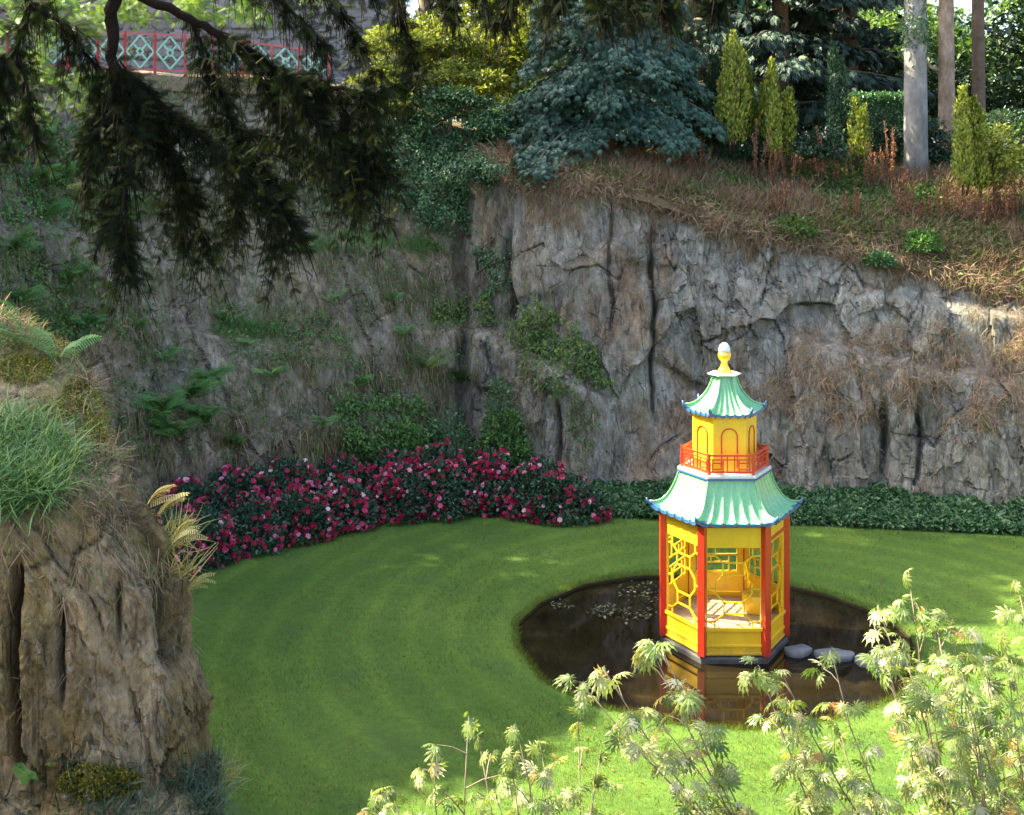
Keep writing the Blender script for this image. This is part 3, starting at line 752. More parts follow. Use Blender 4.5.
scatter_lawn()
def fallen():
    n = 900; px = rng.uniform(150, 1060, n); py = rng.uniform(515, 815, n); Y = EYE*F/(py-HY); X = (px-HX)/F*Y
    k = np.hypot(X-PCX, Y-PCY) > PR+.1; X, Y = X[k], Y[k]; n = len(X)
    leaves('fallen_leaves', [scat(LEAF4, np.stack([X, Y, rng.uniform(.025, .05, n)], 1), rdir(n)*[1, 1, .2], upz(n, .3), rng.uniform(.02, .05, n))], L['rust'], label='small brown fallen leaves scattered over the lawn', cat='fallen leaves', kind='stuff')
fallen()

# ------------------------------------------------------------------ growth on the cliff and its slope
def inpoly(x, y, poly):
    x = np.asarray(x); y = np.asarray(y); c = np.zeros(x.shape, bool); n = len(poly); j = n-1
    for i in range(n):
        xi, yi = poly[i]; xj, yj = poly[j]
        c ^= ((yi > y) != (yj > y)) & (x < (xj-xi)*(y-yi)/((yj-yi)+1e-9)+xi); j = i
    return c
def cliff_pick(mask, n):
    w = np.argwhere(mask).ravel()
    if len(w) == 0: return np.zeros(0, int)
    return w[rng.integers(0, len(w), n)]
flat = CNs[:, 2]
pn = fbm(cpxs/60, cpys/45, 4, 3); pn2 = fbm(cpxs/22, cpys/30, 4, 1)
left = sig((480-cpxs)/25) > rng.random(len(cpxs))
vis_ = (cpxs > -80) & (cpxs < 1100)
def tuft(idx, n_per, L0, L1, out, down, jit, tm=BLADE, spread=.05):
    idx = np.repeat(idx, n_per); n = len(idx); N = CNs[idx]*[1, 1, .3]
    pos = CP[idx]+rng.normal(size=(n, 3))*spread
    xd = nrm(N*out+UP*down+rng.normal(size=(n, 3))*jit)
    return scat(tm, pos, xd, nrm(N+UP*.8), rng.uniform(L0, L1, n))
# hanging old grass all over the left face and thin on the right
m1 = vis_ & left & (pn > .44) & (pn2 > .47) & (cpys < 500)
m2 = vis_ & left & (flat > .35) & (cpys < 500)
th1 = tuft(cliff_pick(m1, 3600), 11, .10, .36, .25, -.8, .18, BLADE2, .06)
th2 = tuft(cliff_pick(m2, 2400), 9, .08, .22, .6, .35, .4, BLADE2, .05)
m3 = vis_ & ~left & (pn2 > .60) & (cpys < 480) & (flat > .05)
th3 = tuft(cliff_pick(m3, 500), 8, .08, .22, .5, -.4, .35, BLADE2, .05)
leaves('hanging_thatch', [th1, th2, th3], L['thatch'], label='greyish brown dead grass hanging down the quarry face', cat='dead grass', kind='stuff')
# green fine growth on the left ledges
m1 = vis_ & left & (flat > .3) & (pn > .50) & (cpys < 480)
g1 = tuft(cliff_pick(m1, 1500), 7, .06, .18, .4, .7, .4, BLADE2, .06)
def near(cx_, cy_, rx, ry): return ((cpxs-cx_)/rx)**2+((cpys-cy_)/ry)**2 < 1
gm = near(345, 243, 48, 11) | near(420, 246, 22, 8) | near(250, 332, 40, 8) | near(40, 330, 50, 14) | near(130, 212, 30, 8)
g2 = tuft(cliff_pick(gm, 900), 10, .08, .22, .5, .6, .4, BLADE2, .05)
gi_ = cliff_pick(vis_ & left & (pn2 > .52) & (cpys < 480) & (flat > -.02), 15000)
leaves('cliff_herbage', [scat(LEAF4, CP[gi_]+CNs[gi_]*rng.uniform(.0, .1, (len(gi_), 1))+rng.normal(size=(len(gi_), 3))*.05, nrm(CNs[gi_]+rng.normal(size=(len(gi_), 3))*.7-UP*.3), nrm(CNs[gi_]+UP*.6+rng.normal(size=(len(gi_), 3))*.5), rng.uniform(.03, .085, len(gi_)))], L['green'], label='small green plants rooted in the cracks of the left cliff', cat='herbage', kind='stuff')
leaves('ledge_grass', [g1, g2], L['green'], label='bright green grass along the left quarry ledges', cat='grass', kind='stuff')
# rust brown grass along the lip, the ledges and the slope above
lipm = vis_ & ~left & (CT > .965)
ll = (cpxs > 790) & (flat > .25) & (cpys > 325) & (cpys < 430)
l2 = (near(900, 366, 105, 24) & (flat > -.05)) | near(780, 392, 40, 16) & (flat > .0) | near(720, 190, 60, 20)
d1 = tuft(cliff_pick(lipm, 2600), 11, .12, .32, .5, .0, .5, BLADE, .12)
d2 = tuft(cliff_pick((ll | l2) & (pn2 > .38), 1700), 12, .10, .28, .5, -.25, .45, BLADE, .08)
lp2 = vis_ & ~left & (CT > .84) & (pn2 > .53)
d3 = tuft(cliff_pick(lp2 & (pn > .5), 520), 12, .08, .24, .3, -.7, .25, BLADE, .06)
ip = cliff_pick(lipm, 7000)
d5 = scat(LEAF4, CP[ip]+rng.normal(size=(7000, 3))*[.25, .2, .05]+[0, .25, .12], nrm(rng.normal(size=(7000, 3))+[0, -.6, 0]), upz(7000, .7), rng.uniform(.05, .12, 7000))
leaves('rim_herbage', [d5], L['mid'], label='low leafy weeds along the very edge of the right cliff', cat='herbage', kind='stuff')
# slope
n = 330000
ia = rng.uniform(60, 200, n)
i0 = np.clip(np.floor(ia).astype(int), 0, 258); fa = ia-i0
so_ = rng.uniform(0, 4.6, n)
oi = np.clip(np.searchsorted(offs, so_)-1, 0, len(offs)-2); fo_ = (so_-offs[oi])/(offs[oi+1]-offs[oi])
def bil(G): return (G[i0, oi]*(1-fa)+G[i0+1, oi]*fa)*(1-fo_)+(G[i0, oi+1]*(1-fa)+G[i0+1, oi+1]*fa)*fo_
HP = np.stack([bil(HXg), bil(HYg), bil(HZg)], 1)
spx = HX+F*HP[:, 0]/HP[:, 1]
cov = fbm(HP[:, 0]*1.3, HP[:, 1]*1.3, 4, 2)
k = (spx > 500) & (spx < 1210) & (cov < .56) & (HP[:, 1] > 15) & (rng.random(n) < .7)
HPd = HP[k]; nd = len(HPd)
kx_ = (spx > 500) & (spx < 1210) & (so_ < 1.3) & (HP[:, 1] > 15); HX_ = HP[kx_]; d6 = scat(BLADE, HX_, nrm(UP*.5+np.array([0, -.6, 0])+rng.normal(size=HX_.shape)*.45), nrm(UP*.4+rng.normal(size=HX_.shape)), rng.uniform(.12, .34, len(HX_)))
d4 = scat(BLADE, HPd+rng.normal(size=(nd, 3))*[.05, .05, .0], nrm(UP*.7+np.array([0, -.35, 0])+rng.normal(size=(nd, 3))*.45), nrm(UP*.4+rng.normal(size=(nd, 3))), rng.uniform(.14, .42, nd))
leaves('dry_grass', [d1, d2, d3, d4, d6], L['dry'], label='rusty brown dry grass on the slope and ledges of the right cliff', cat='dry grass', kind='stuff')
kk = (spx > 480) & (spx < 1210) & (cov > .49) & (HP[:, 1] > 15) & (rng.random(n) < .6)
HG = HP[kk]; ng = len(HG)
r1 = scat(LEAF4, HG+rng.normal(size=(ng, 3))*[.05, .05, .04]+[0, 0, .08], nrm(rng.normal(size=(ng, 3))+[0, -.3, .4]), upz(ng, .7), rng.uniform(.05, .13, ng))
leaves('slope_herbage', [r1], L['mid'], label='low green and leafy herbage among the dry grass on the slope', cat='herbage', kind='stuff')

def creeper(name, poly, n, mat, label, cat, size=(.05, .1), thick=.12, group=None, stems=6, tm=LEAF4):
    e_idx = inpoly(cpxs, cpys, poly) & (pn2+.5*vnoise(cpxs/9, cpys/9, 2) > .52)
    i = cliff_pick(e_idx, n); N = CNs[i]
    if len(i) == 0: return
    c0 = CP[i].mean(0)
    root = empty(name, c0, label=label, cat=cat, group=group)
    bmp = fbm(cpxs[i]/14, cpys[i]/11, 3, 5)
    pos = CP[i]+N*(rng.random((len(i), 1))*thick+np.maximum(bmp-.4, 0)[:, None]*thick*4)+rng.normal(size=(len(i), 3))*.04-c0
    xd = nrm(-UP*.7+N*.5+rng.normal(size=(len(i), 3))*.6)
    leaves('foliage', [scat(tm, pos, xd, nrm(N*[1, 1, .5]+UP*.5+rng.normal(size=(len(i), 3))*.45), rng.uniform(*size, len(i)))], mat, root)
    mb = MB()
    ids = i[rng.integers(0, len(i), stems)]
    for a in ids:
        p = CP[a]+CNs[a]*.05; pts = [p-c0]
        for s_ in range(6):
            px_, py_ = HX+F*p[0]/p[1], HY+F*(EYE-p[2])/p[1]
            q, nq = cliff_at(px_+rng.normal()*5, py_-7); p = q+nq*.05; pts.append(p-c0)
        mb.tube(pts, np.linspace(.012, .02, len(pts)), 5)
    mb.build('stem', M['bark'], root)
    return root
creeper('ivy', [(385,110),(470,95),(535,140),(520,175),(470,190),(455,235),(425,230),(400,200),(375,205),(380,150)], 9000, L['ivy'], 'dark green ivy curtain spilling down the cliff below the yellow-green tree', 'ivy', thick=.3, stems=10)
creeper('creeper', [(505,335),(545,300),(600,350),(608,400),(585,385),(560,395),(530,370)], 2600, L['mid'], 'pale green creeper hanging on the cliff left of the pagoda top', 'creeper', thick=.22, stems=8)
creeper('ivy', [(440,140),(540,135),(560,160),(500,178),(455,210)], 3500, L['ivy'], 'dark ivy mat under the left skirt of the blue conifer', 'ivy', thick=.3)
creeper('creeper', [(430,305),(495,290),(500,325),(430,330)], 900, L['mid'], 'small pale green plant mat on the ledge in the corner of the cliffs', 'creeper')
creeper('creeper', [(470,250),(505,245),(510,290),(480,300)], 500, L['ivy'], 'dark trailing plant in the shadowed corner of the cliffs', 'creeper')
creeper('ivy', [(330,395),(420,400),(450,450),(340,445)], 2200, L['green'], 'green ivy low on the cliff behind the middle of the flower bed', 'ivy', thick=.25)
creeper('ivy', [(560,385),(600,400),(590,470),(575,470)], 350, L['mid'], 'thin trailing creeper below the pale green creeper', 'creeper', size=(.04, .07))
creeper('creeper', [(375,125),(300,160),(300,215),(380,215)], 1800, L['ivy'], 'green scrubby climber under the hanging dark boughs', 'creeper')
creeper('creeper', [(0,120),(100,130),(110,200),(60,240),(0,230)], 2600, L['green'], 'leafy climber spread over the upper left cliff between the ferns', 'creeper', size=(.05,.1), thick=.18)
creeper('creeper', [(0,240),(70,250),(120,330),(60,350),(0,330)], 2400, L['mid'], 'mixed pale and green climber above the near bank', 'creeper', size=(.04,.09), thick=.18)
creeper('creeper', [(200,300),(330,315),(360,370),(250,360)], 1500, L['green'], 'thin green climber in the middle of the left cliff', 'creeper', size=(.03,.08), thick=.14)
creeper('creeper', [(860,165),(900,160),(910,235),(860,230)], 300, L['red'], 'small reddish creeper on the lip under the grey trunk', 'creeper')

# ------------------------------------------------------------------ ferns
def fern(p, nrml, n, Lg, mat, label, group=None, name='fern', up=.5):
    root = empty(name, p, label=label, cat='fern', group=group)
    for k in range(n):
        a = rng.uniform(-1.5, 1.5); nn = np.array([nrml[0], nrml[1], 0]); nn = nrm(nn)
        d = np.array([nn[0]*cos(a)-nn[1]*sin(a), nn[0]*sin(a)+nn[1]*cos(a), up*rng.uniform(.2, 1.2)])
        leaves('frond', [scat(FERN, rng.normal(size=(1, 3))*.03, nrm(d)[None], nrm(UP+nn*.5+rng.normal(size=3)*.2)[None], np.array([Lg*rng.uniform(.7, 1.1)]), np.array([rng.random()]))], mat, root)
    return root
fspec = [(165,410,10,.75,'largest fern cluster on the left cliff, upper left of the flower bed'),(190,395,10,.7,'broad fern overlapping the right of the large cluster on the left cliff'),(205,418,8,.7,'fern at the right end of the large cluster on the left cliff'),
 (175,432,9,.7,'lowest fern of the cluster above the flower bed'),(205,380,8,.6,'topmost fern of the cluster above the flower bed'),(148,425,7,.55,'leftmost fern of the cluster above the flower bed'),
 (28,185,10,.8,'wide fern high on the left cliff at the picture edge'),(55,180,8,.7,'fern beside the wide one high on the left cliff'),(30,140,7,.6,'fern highest on the left cliff under the yew'),
 (64,280,8,.6,'fern on the left cliff level with the ledge grass'),(88,326,8,.5,'small bright fern above the mossy bank'),(12,250,8,.7,'fern at the left picture edge above the bank'),
 (248,345,5,.35,'tiny fern on the thatch between the two ledges'),(425,365,4,.7,'yellowish fern left of the corner shadow'),(455,378,5,.75,'yellowish fern drooping in the corner shadow'),(355,385,6,.5,'fern low on the cliff above the bushes'),(140,205,6,.5,'fern below the dark hanging boughs'),(300,250,4,.4,'fern at the left end of the grassy ledge'),
 (8,150,7,.7,'fern at the very left edge under the yew tips'),(45,215,6,.6,'fern below the wide ones high on the left cliff'),(85,232,6,.5,'fern above the second tier of the left cliff, under the boughs'),(20,300,8,.6,'broad fern just above the near bank'),
 (110,290,5,.4,'small fern right of the one level with the ledge grass'),(130,330,5,.4,'small fern above the large cluster on the left cliff'),(225,320,5,.4,'fern on the second grassy ledge'),(330,300,5,.4,'small fern under the grassy ledge'),
 (390,300,5,.45,'fern between the grassy ledge and the corner'),(160,360,6,.5,'fern directly above the large cluster'),(235,440,6,.5,'fern touching the back of the flower bed at its left'),(320,425,6,.5,'fern behind the flower bed left of the shrubs'),(270,375,5,.45,'lone fern between the large cluster and the shrubs'),(405,335,5,.4,'small fern left of the pale plant mat')]
for px, py, n, Lg, lab in [(a_, b_, int(c_*1.8), d_, e_) for a_, b_, c_, d_, e_ in fspec]:
    q, nq = cliff_at(px, py); fern(q+nq*.02, nq, n, Lg, L['fern'] if 'yellow' not in lab else L['mid'], lab, 'ferns on the quarry face', up=.35)
# ------------------------------------------------------------------ shrubs and flower bed at the foot of the cliff
def bush(name, x, y, z, rx, ry, h, n, mat, label, cat, group=None, blossoms=0, lsize=(.06, .11), tm=LEAF4, bl=(.04, .065), stems=7):
    root = empty(name, (x, y, z), label=label, cat=cat, group=group)
    d = rdir(n); d[:, 2] = abs(d[:, 2])
    lump = .78+.5*fbm(d[:, 0]*2.2+x*3, d[:, 1]*2.2+d[:, 2]*2+y, 3, 2)
    rad = lump*(1-.45*rng.random(n)**2)
    pos = d*rad[:, None]*[rx, ry, h]; pos[:, 2] += .03
    xd = nrm(d+rng.normal(size=(n, 3))*.6); zd = nrm(d*.5+UP*.7+rng.normal(size=(n, 3))*.5)
    leaves('foliage', [scat(tm, pos, xd, zd, rng.uniform(*lsize, n))], mat, root)
    mb = MB()
    for k in range(stems):
        a = rng.uniform(0, 2*pi); e = np.array([cos(a)*rx*.6, sin(a)*ry*.6, h*.75])
        mb.tube([np.array([cos(a)*.05, sin(a)*.05, -.1]), e*.5+[0, 0, .05], e], [.014, .01, .005], 5)
    mb.build('stem', M['bark'], root)
    if blossoms:
        m_ = blossoms; d = rdir(m_*12); d = d[(d[:, 2] > -.1) & (d[:, 1] < .5) & (fbm(d[:, 0]*3+x, d[:, 2]*3+d[:, 1]+y, 2, 5) > .46)][:m_]; d[:, 2] = abs(d[:, 2]); m_ = len(d)
        lump = .78+.5*fbm(d[:, 0]*2.2+x*3, d[:, 1]*2.2+d[:, 2]*2+y, 3, 2)
        pos = d*lump[:, None]*[rx*1.03, ry*1.03, h*1.03]+[0, 0, .04]
        zd = nrm(d+np.array([0, -.5, .2])+rng.normal(size=(m_, 3))*.3)
        leaves('blossoms', [scat(FLOWER, pos, rdir(m_), zd, rng.uniform(*bl, m_), rng.random(m_)**1.1)], L['pink'], root)
    return root
front = [(168,582),(205,570),(250,558),(298,546),(345,534),(395,525),(445,521),(498,518),(545,516),(580,514)]
bnames = ['leftmost','second','third','fourth','fifth','sixth','seventh','eighth','ninth','rightmost']
for i, (px, py) in enumerate(front):
    Y = EYE*F/(py-HY)+.5; p = at(px, 0, Y); h = [.85,.85,.85,.85,.85,.9,.9,.8,.75,.42][i]
    bush('flowering_bush', p[0], Y, 0, .62 if i < 9 else .4, .55, h, 2000, L['bed'], bnames[i]+' crimson flowering bush in the front row along the lawn edge', 'bush', 'crimson flowering bushes in the bed', blossoms=140 if i < 9 else 90, bl=(.035,.068))
back = [(195,478,23.3),(240,462,24.0),(290,456,24.6),(340,452,25.1),(390,447,25.4),(440,440,25.7),(490,448,25.6),(535,458,25.2),(566,474,24.9)]
bn2 = ['leftmost','second','third','fourth','middle','sixth','seventh','eighth','rightmost']
for i, (px, py, Y) in enumerate(back):
    p = at(px, py, Y); h = p[2]
    bush('flowering_bush', p[0], Y-.35, 0, .8, .6, h*[1, 1, .97, .93, .88, .86, .88, .95, 1][i], 2600, L['bed'], bn2[i]+' crimson flowering bush in the taller back row against the cliff', 'bush', 'crimson flowering bushes in the bed', blossoms=150, bl=(.035,.068))
for px, py, Y, r_, h, mt_, lab in [(405,440,26.1,.8,1.5,'green','green leafy shrub at the cliff foot behind the middle of the flower bed'),(455,432,26.4,.8,1.6,'ivy','dark green shrub in the corner of the cliffs behind the flowers'),
        (505,425,26.2,.7,1.7,'green','green shrub right of the corner shadow behind the flowers'),(360,430,25.9,.6,1.5,'green','small green shrub behind the flower bed, left of the yellowish ferns'),(500,395,26.4,.5,2.3,'ivy','tall thin dark shrub against the right side of the cliff corner')]:
    p = at(px, py, Y); bush('leafy_shrub', p[0], Y-.4, 0, r_, .5, h, 2600, L[mt_], lab, 'shrub')
# ivy strip under the right cliff
n = 30000; px = rng.uniform(585, 1120, n); yb = np.interp(px, [600, 1024, 1120], [24.9, 23.9, 23.4]); yf = np.interp(px, [585, 700, 830, 1024, 1120], [24.7, 24.2, 24.0, 23.35, 22.8])
u_ = rng.random(n); Yv = yf+(yb+1.0-yf)*u_; Xv = (px-HX)/F*Yv
hv = (.08+.40*np.minimum(u_*1.6, 1)**.7)*(.65+.7*fbm(Xv*1.6, Yv*1.6, 3, 4))*np.where(rng.random(n) < .3, rng.random(n), 1)
pos = np.stack([Xv, Yv, hv], 1)
leaves('ivy_ground_cover', [scat(LEAF4, pos, nrm(rng.normal(size=(n, 3))+[0, -.8, -.2]), nrm(upz(n, .5)+[0, -.5, 0]), rng.uniform(.06, .12, n))], L['ivy'], label='glossy green ivy strip along the foot of the right cliff', cat='ivy', kind='stuff')

# ------------------------------------------------------------------ ochre buttress in the left foreground
rows = np.array([  # z, right edge x, front y, back y
 (-0.2,-1.11,6.9,14.5),(1.2,-1.46,7.0,14.3),(2.0,-1.66,7.15,14.2),(2.3,-1.77,7.4,14.0),(2.52,-2.01,8.1,13.9),(2.62,-2.13,8.5,13.8),(2.95,-2.21,8.55,13.6),(3.5,-2.35,8.6,13.4),(3.88,-2.41,8.65,13.2),(4.05,-2.53,8.65,13.2),(4.3,-2.73,8.7,13.1),(4.5,-2.91,8.75,13.0),(4.62,-3.03,8.85,13.0),(4.7,-3.19,9.3,12.9),(4.92,-3.49,9.9,12.8),(5.1,-3.73,10.4,12.6),(5.25,-4.01,10.8,12.4),(5.38,-4.41,11.1,12.2),(5.44,-4.91,11.55,11.75)])
rl = np.r_[0, np.cumsum(np.hypot(np.hypot(*np.diff(rows[:, [0, 1]], axis=0).T), np.diff(rows[:, 2])))]
nr = 330; rv = np.linspace(0, rl[-1], nr)
Rw = np.stack([np.interp(rv, rl, rows[:, k]) for k in range(4)], 1)
for _ in range(3): Rw[1:-1] = (Rw[:-2]+Rw[1:-1]*2+Rw[2:])/4
Rw0 = Rw
nu = 620; uu = np.linspace(0, 1, nu)
knots = np.array([0, .34, .46, .53, .62, .82, .88, 1.0])
zz, xr, yf_, yb_ = Rw0.T
kx = np.stack([xr*0-9, xr-2.2, xr-.75, xr-.16, xr-.02, xr*1.13-.22, xr*1.2-.8, xr*0-9], 1)
yb_ = np.minimum(yb_, yf_+2.6); ky = np.stack([yf_, yf_-.02, yf_, yf_+.2, yf_+.55, yf_+1.5, yf_*.3+yb_*.7, yb_], 1)
GX = np.array([np.interp(uu, knots, kx[j]) for j in range(nr)]).T; GY = np.array([np.interp(uu, knots, ky[j]) for j in range(nr)]).T
for _ in range(14): GX[1:-1] = (GX[:-2]+2*GX[1:-1]+GX[2:])/4; GY[1:-1] = (GY[:-2]+2*GY[1:-1]+GY[2:])/4
GZ = np.broadcast_to(zz, GX.shape).copy()
G = np.stack([GX, GY, GZ], -1); GN = nrm(np.cross(np.gradient(G, axis=1), np.gradient(G, axis=0)))
if GN[100, 150, 1] > 0: GN = -GN
hn = nrm(GN*[1, 1, .6])
arc = np.cumsum(np.r_[0, np.hypot(np.diff(GX[:, 150]), np.diff(GY[:, 150]))])[:, None]
dd, ck = rock_disp(arc*1.9+0*GZ, GZ*1.9+7, 2, .34, .22)
d2_, ck2 = rock_disp(arc*6.0+0*GZ, GZ*5+3, 4, .17, .15)
o9, e9 = facets(arc*1.0+0*GZ+.1*GZ, GZ+0*arc, .07, .13, 5, .8); d2_ = d2_+.022*(o9-.5)
opx = HX+F*GX/GY; opy = HY+F*(EYE-GZ)/GY
for (fx, a, b_, w, dep) in [(14,570,770,5,.35),(62,600,700,3,.1),(168,560,640,9,.28),(176,640,660,12,.1),(120,580,640,3,.08),(205,590,680,5,.15)]:
    xx = fx+8*(fbm(GZ*2, GZ*0, 3, 3)-.5)
    g = np.exp(-((opx-xx)/w)**2)*sig((opy-a)/6)*sig((b_-opy)/6)*(GY < 11)
    dd = dd-dep*g; ck = np.maximum(ck, g*.9)
dd = (dd+d2_)*np.clip(np.hypot(GN[..., 0], GN[..., 1])*1.3-.1, .12, 1)
OV = G+hn*(dd)[..., None]+GN*(.04*(fbm(arc*9+0*GZ, GZ*7, 5, 1)-.5))[..., None]
me = mesh_np('rock_outcrop', OV.reshape(-1, 3), [grid_faces(nu, nr, False)], crk=np.maximum(ck, ck2*.5).ravel())
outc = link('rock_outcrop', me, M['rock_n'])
tag(outc, 'ochre and grey rock buttress with a grassy top rising in front of the lawn', 'rock')
ONr = nrm(np.cross(np.gradient(OV, axis=1), np.gradient(OV, axis=0)))
if (ONr[..., 2].mean()) < 0: ONr = -ONr
sel_ = (GY < 13.0); QP = OV[sel_]; QN = ONr[sel_]; qpx = HX+F*QP[:, 0]/QP[:, 1]; qpy = HY+F*(EYE-QP[:, 2])/QP[:, 1]
facing = (QN*(np.array([0, 0, EYE])-QP)).sum(1) > 0
qn = fbm(qpx/35, qpy/30, 4, 2)
def qpick(mask, n):
    w = np.argwhere(mask).ravel(); return w[rng.integers(0, len(w), n)] if len(w) else np.zeros(0, int)
def qtuft(idx, m_, L0, L1, out, down, jit, tm, spread=.03):
    idx = np.repeat(idx, m_); n = len(idx); N = QN[idx]
    pos = QP[idx]+rng.normal(size=(n, 3))*spread
    return scat(tm, pos, nrm(N*out+UP*down+rng.normal(size=(n, 3))*jit), nrm(N+UP*.8+rng.normal(size=(n, 3))*.3), rng.uniform(L0, L1, n))
THIN = blade_t(4, .6, .016); THIN2 = blade_t(3, .3, .014)
def qn_(cx_, cy_, rx, ry): return ((qpx-cx_)/rx)**2+((qpy-cy_)/ry)**2 < 1
top = (qpy < 505) & (QN[:, 2] > .2)
a1 = qtuft(qpick(top & (qpx < 120), 1100), 8, .05, .17, .4, .5, .7, THIN)
a2 = qtuft(qpick(qn_(15, 465, 60, 45), 520), 12, .13, .34, .7, .05, .4, THIN, .04)
n_ = 80000; ui = rng.integers(0, nu, n_); vi = rng.integers(0, nr, n_)
kt = (ONr[ui, vi, 2] > .30) & (OV[ui, vi, 2] > 4.3) & (GY[ui, vi] < 13.5); ui, vi = ui[kt], vi[kt]; P0 = OV[ui, vi]; n_ = len(P0)
a0 = scat(THIN, P0+rng.normal(size=(n_, 3))*.03, nrm(UP*.6+np.array([.15, -.3, 0])+rng.normal(size=(n_, 3))*.55), nrm(UP+rng.normal(size=(n_, 3))*.4), rng.uniform(.05, .20, n_))
hf = rng.random(n_) < .6; n2_ = int(hf.sum()); a6 = scat(THIN, P0[hf]+rng.normal(size=(n2_, 3))*.03, nrm(UP*.45+np.array([.1, -.35, 0])+rng.normal(size=(n2_, 3))*.6), nrm(UP+rng.normal(size=(n2_, 3))*.4), rng.uniform(.05, .16, n2_))
leaves('bank_dry_grass', [a6], L['dry'], label='dry brown grass mixed into the top of the near rock buttress', cat='dry grass', kind='stuff')
a0 = scat(THIN, P0[~hf], nrm(UP*.5+np.array([.15, -.3, 0])+rng.normal(size=P0[~hf].shape)*.55), nrm(UP+rng.normal(size=P0[~hf].shape)*.4), rng.uniform(.04, .12, len(P0[~hf])))
leaves('bank_grass', [a1, a2, a0], L['green'], label='long fresh green grass on top of the near rock buttress', cat='grass', kind='stuff')
a3 = qtuft(qpick((qpy > 440) & (qpy < 600) & (qpx < 160) & (qn > .45), 1100), 8, .08, .26, .35, -.7, .22, THIN2)
a4 = qtuft(qpick((qpy < 470) & (qn > .5), 500), 10, .1, .28, .6, .4, .5, THIN)
a5 = qtuft(qpick((qpy > 560) & (qpy < 760) & (qn > .6), 260), 8, .04, .12, .4, -.5, .3, THIN2)
leaves('bank_dead_grass', [a3, a4, a5], L['thatch'], label='brown dead grass hanging over the face of the near rock buttress', cat='dead grass', kind='stuff')
# mossy cushions
def cushion(cx_, cy_, rx, ry, lab, n=2600):
    i = qpick(qn_(cx_, cy_, rx, ry) & facing, n); c0 = QP[i].mean(0)
    pos = QP[i]+QN[i]*(rng.random((n, 1))*.05)-c0
    o = leaves('moss_cushion', [scat(LEAF, pos, rdir(n), nrm(QN[i]+rng.normal(size=(n, 3))*.5), rng.uniform(.012, .032, n))], L['moss'])
    o.location = tuple(c0); tag(o, lab, 'moss', 'moss cushions on the near rock')
cushion(86, 396, 26, 16, 'yellow green moss cushion at the top right of the near bank')
cushion(25, 372, 28, 14, 'moss cushion near the picture edge on top of the bank')
cushion(100, 782, 42, 18, 'moss cushion on the ledge at the foot of the near rock', 3200)
cushion(60, 410, 30, 12, 'low moss patch below the yellow green cushion')
cushion(40, 352, 40, 12, 'moss cushion along the skyline of the near bank')
cushion(98, 430, 18, 22, 'moss hanging at the right end of the near bank')
# shaded herbage on the low ledge
led = (qpy > 762) & (QN[:, 2] > .15)
i = qpick((qpy > 755) & facing, 9000)
b1 = scat(LEAF4, QP[i]+QN[i]*.03+rng.normal(size=(len(i), 3))*.02, rdir(len(i))*[1, 1, .3], nrm(UP+rng.normal(size=(len(i), 3))*.4), rng.uniform(.02, .055, len(i)))
b2 = qtuft(qpick((qpy > 765) & (qpx > 60) & facing, 900), 10, .08, .22, .5, .7, .5, THIN)
leaves('ledge_herbage', [b1, b2], L['dkgreen'], label='dark green herbs and grass on the shaded ledge in the bottom left corner', cat='herbage', kind='stuff')
def q_at(px, py):
    w = np.argwhere(facing).ravel(); j = w[np.argmin((qpx[w]-px)**2+(qpy[w]-py)**2)]; return QP[j], QN[j]
for px, py, n, Lg, lab in [(165,510,5,.32,'pale golden fern at the top right edge of the near rock'),(178,545,5,.30,'golden fern leaning over the lawn beside the near rock'),(186,590,4,.26,'lowest golden fern on the right edge of the near rock'),(150,500,4,.30,'uppermost golden fern on the near rock')]:
    q, nq = q_at(px, py)
    root = empty('fern', q, label=lab, cat='fern', group='golden ferns on the near rock')
    for k in range(n):
        d = np.array([1.0, rng.uniform(-.5, .1), rng.uniform(-.15, .7)])
        leaves('frond', [scat(FERN, np.zeros((1, 3)), nrm(d)[None], nrm(UP+rng.normal(size=3)*.3)[None], np.array([Lg*rng.uniform(.7, 1.1)]), np.array([rng.random()]))], L['gfern'], root)
for px, py, nb, Lg, lab in [(255,772,90,.2,'straw coloured grass tuft glowing at the foot of the near rock'),(185,540,80,.28,'straw coloured grass on the right edge of the near rock'),(178,575,60,.26,'lower straw coloured grass tuft beside the golden ferns')]:
    q, nq = q_at(px, py)
    o = leaves('grass_tuft', [scat(THIN, rng.normal(size=(nb, 3))*.05, nrm(UP*.9+np.array([.7, 0, 0])+rng.normal(size=(nb, 3))*.5), rdir(nb), rng.uniform(.5, 1.1, nb)*Lg)], L['gfern'])
    o.location = tuple(q); tag(o, lab, 'grass', 'straw tufts on the near rock')
for px, py, n, Lg, lab in [(20,345,5,.5,'green fern on the bank at the left picture edge'),(60,360,5,.4,'small fern on top of the near bank'),(35,775,5,.3,'small dark fern on the lower ledge')]:
    q, nq = q_at(px, py); fern(q, (0.3, -1, 0), n, Lg, L['fern'], lab, 'ferns on the near rock', up=.8)

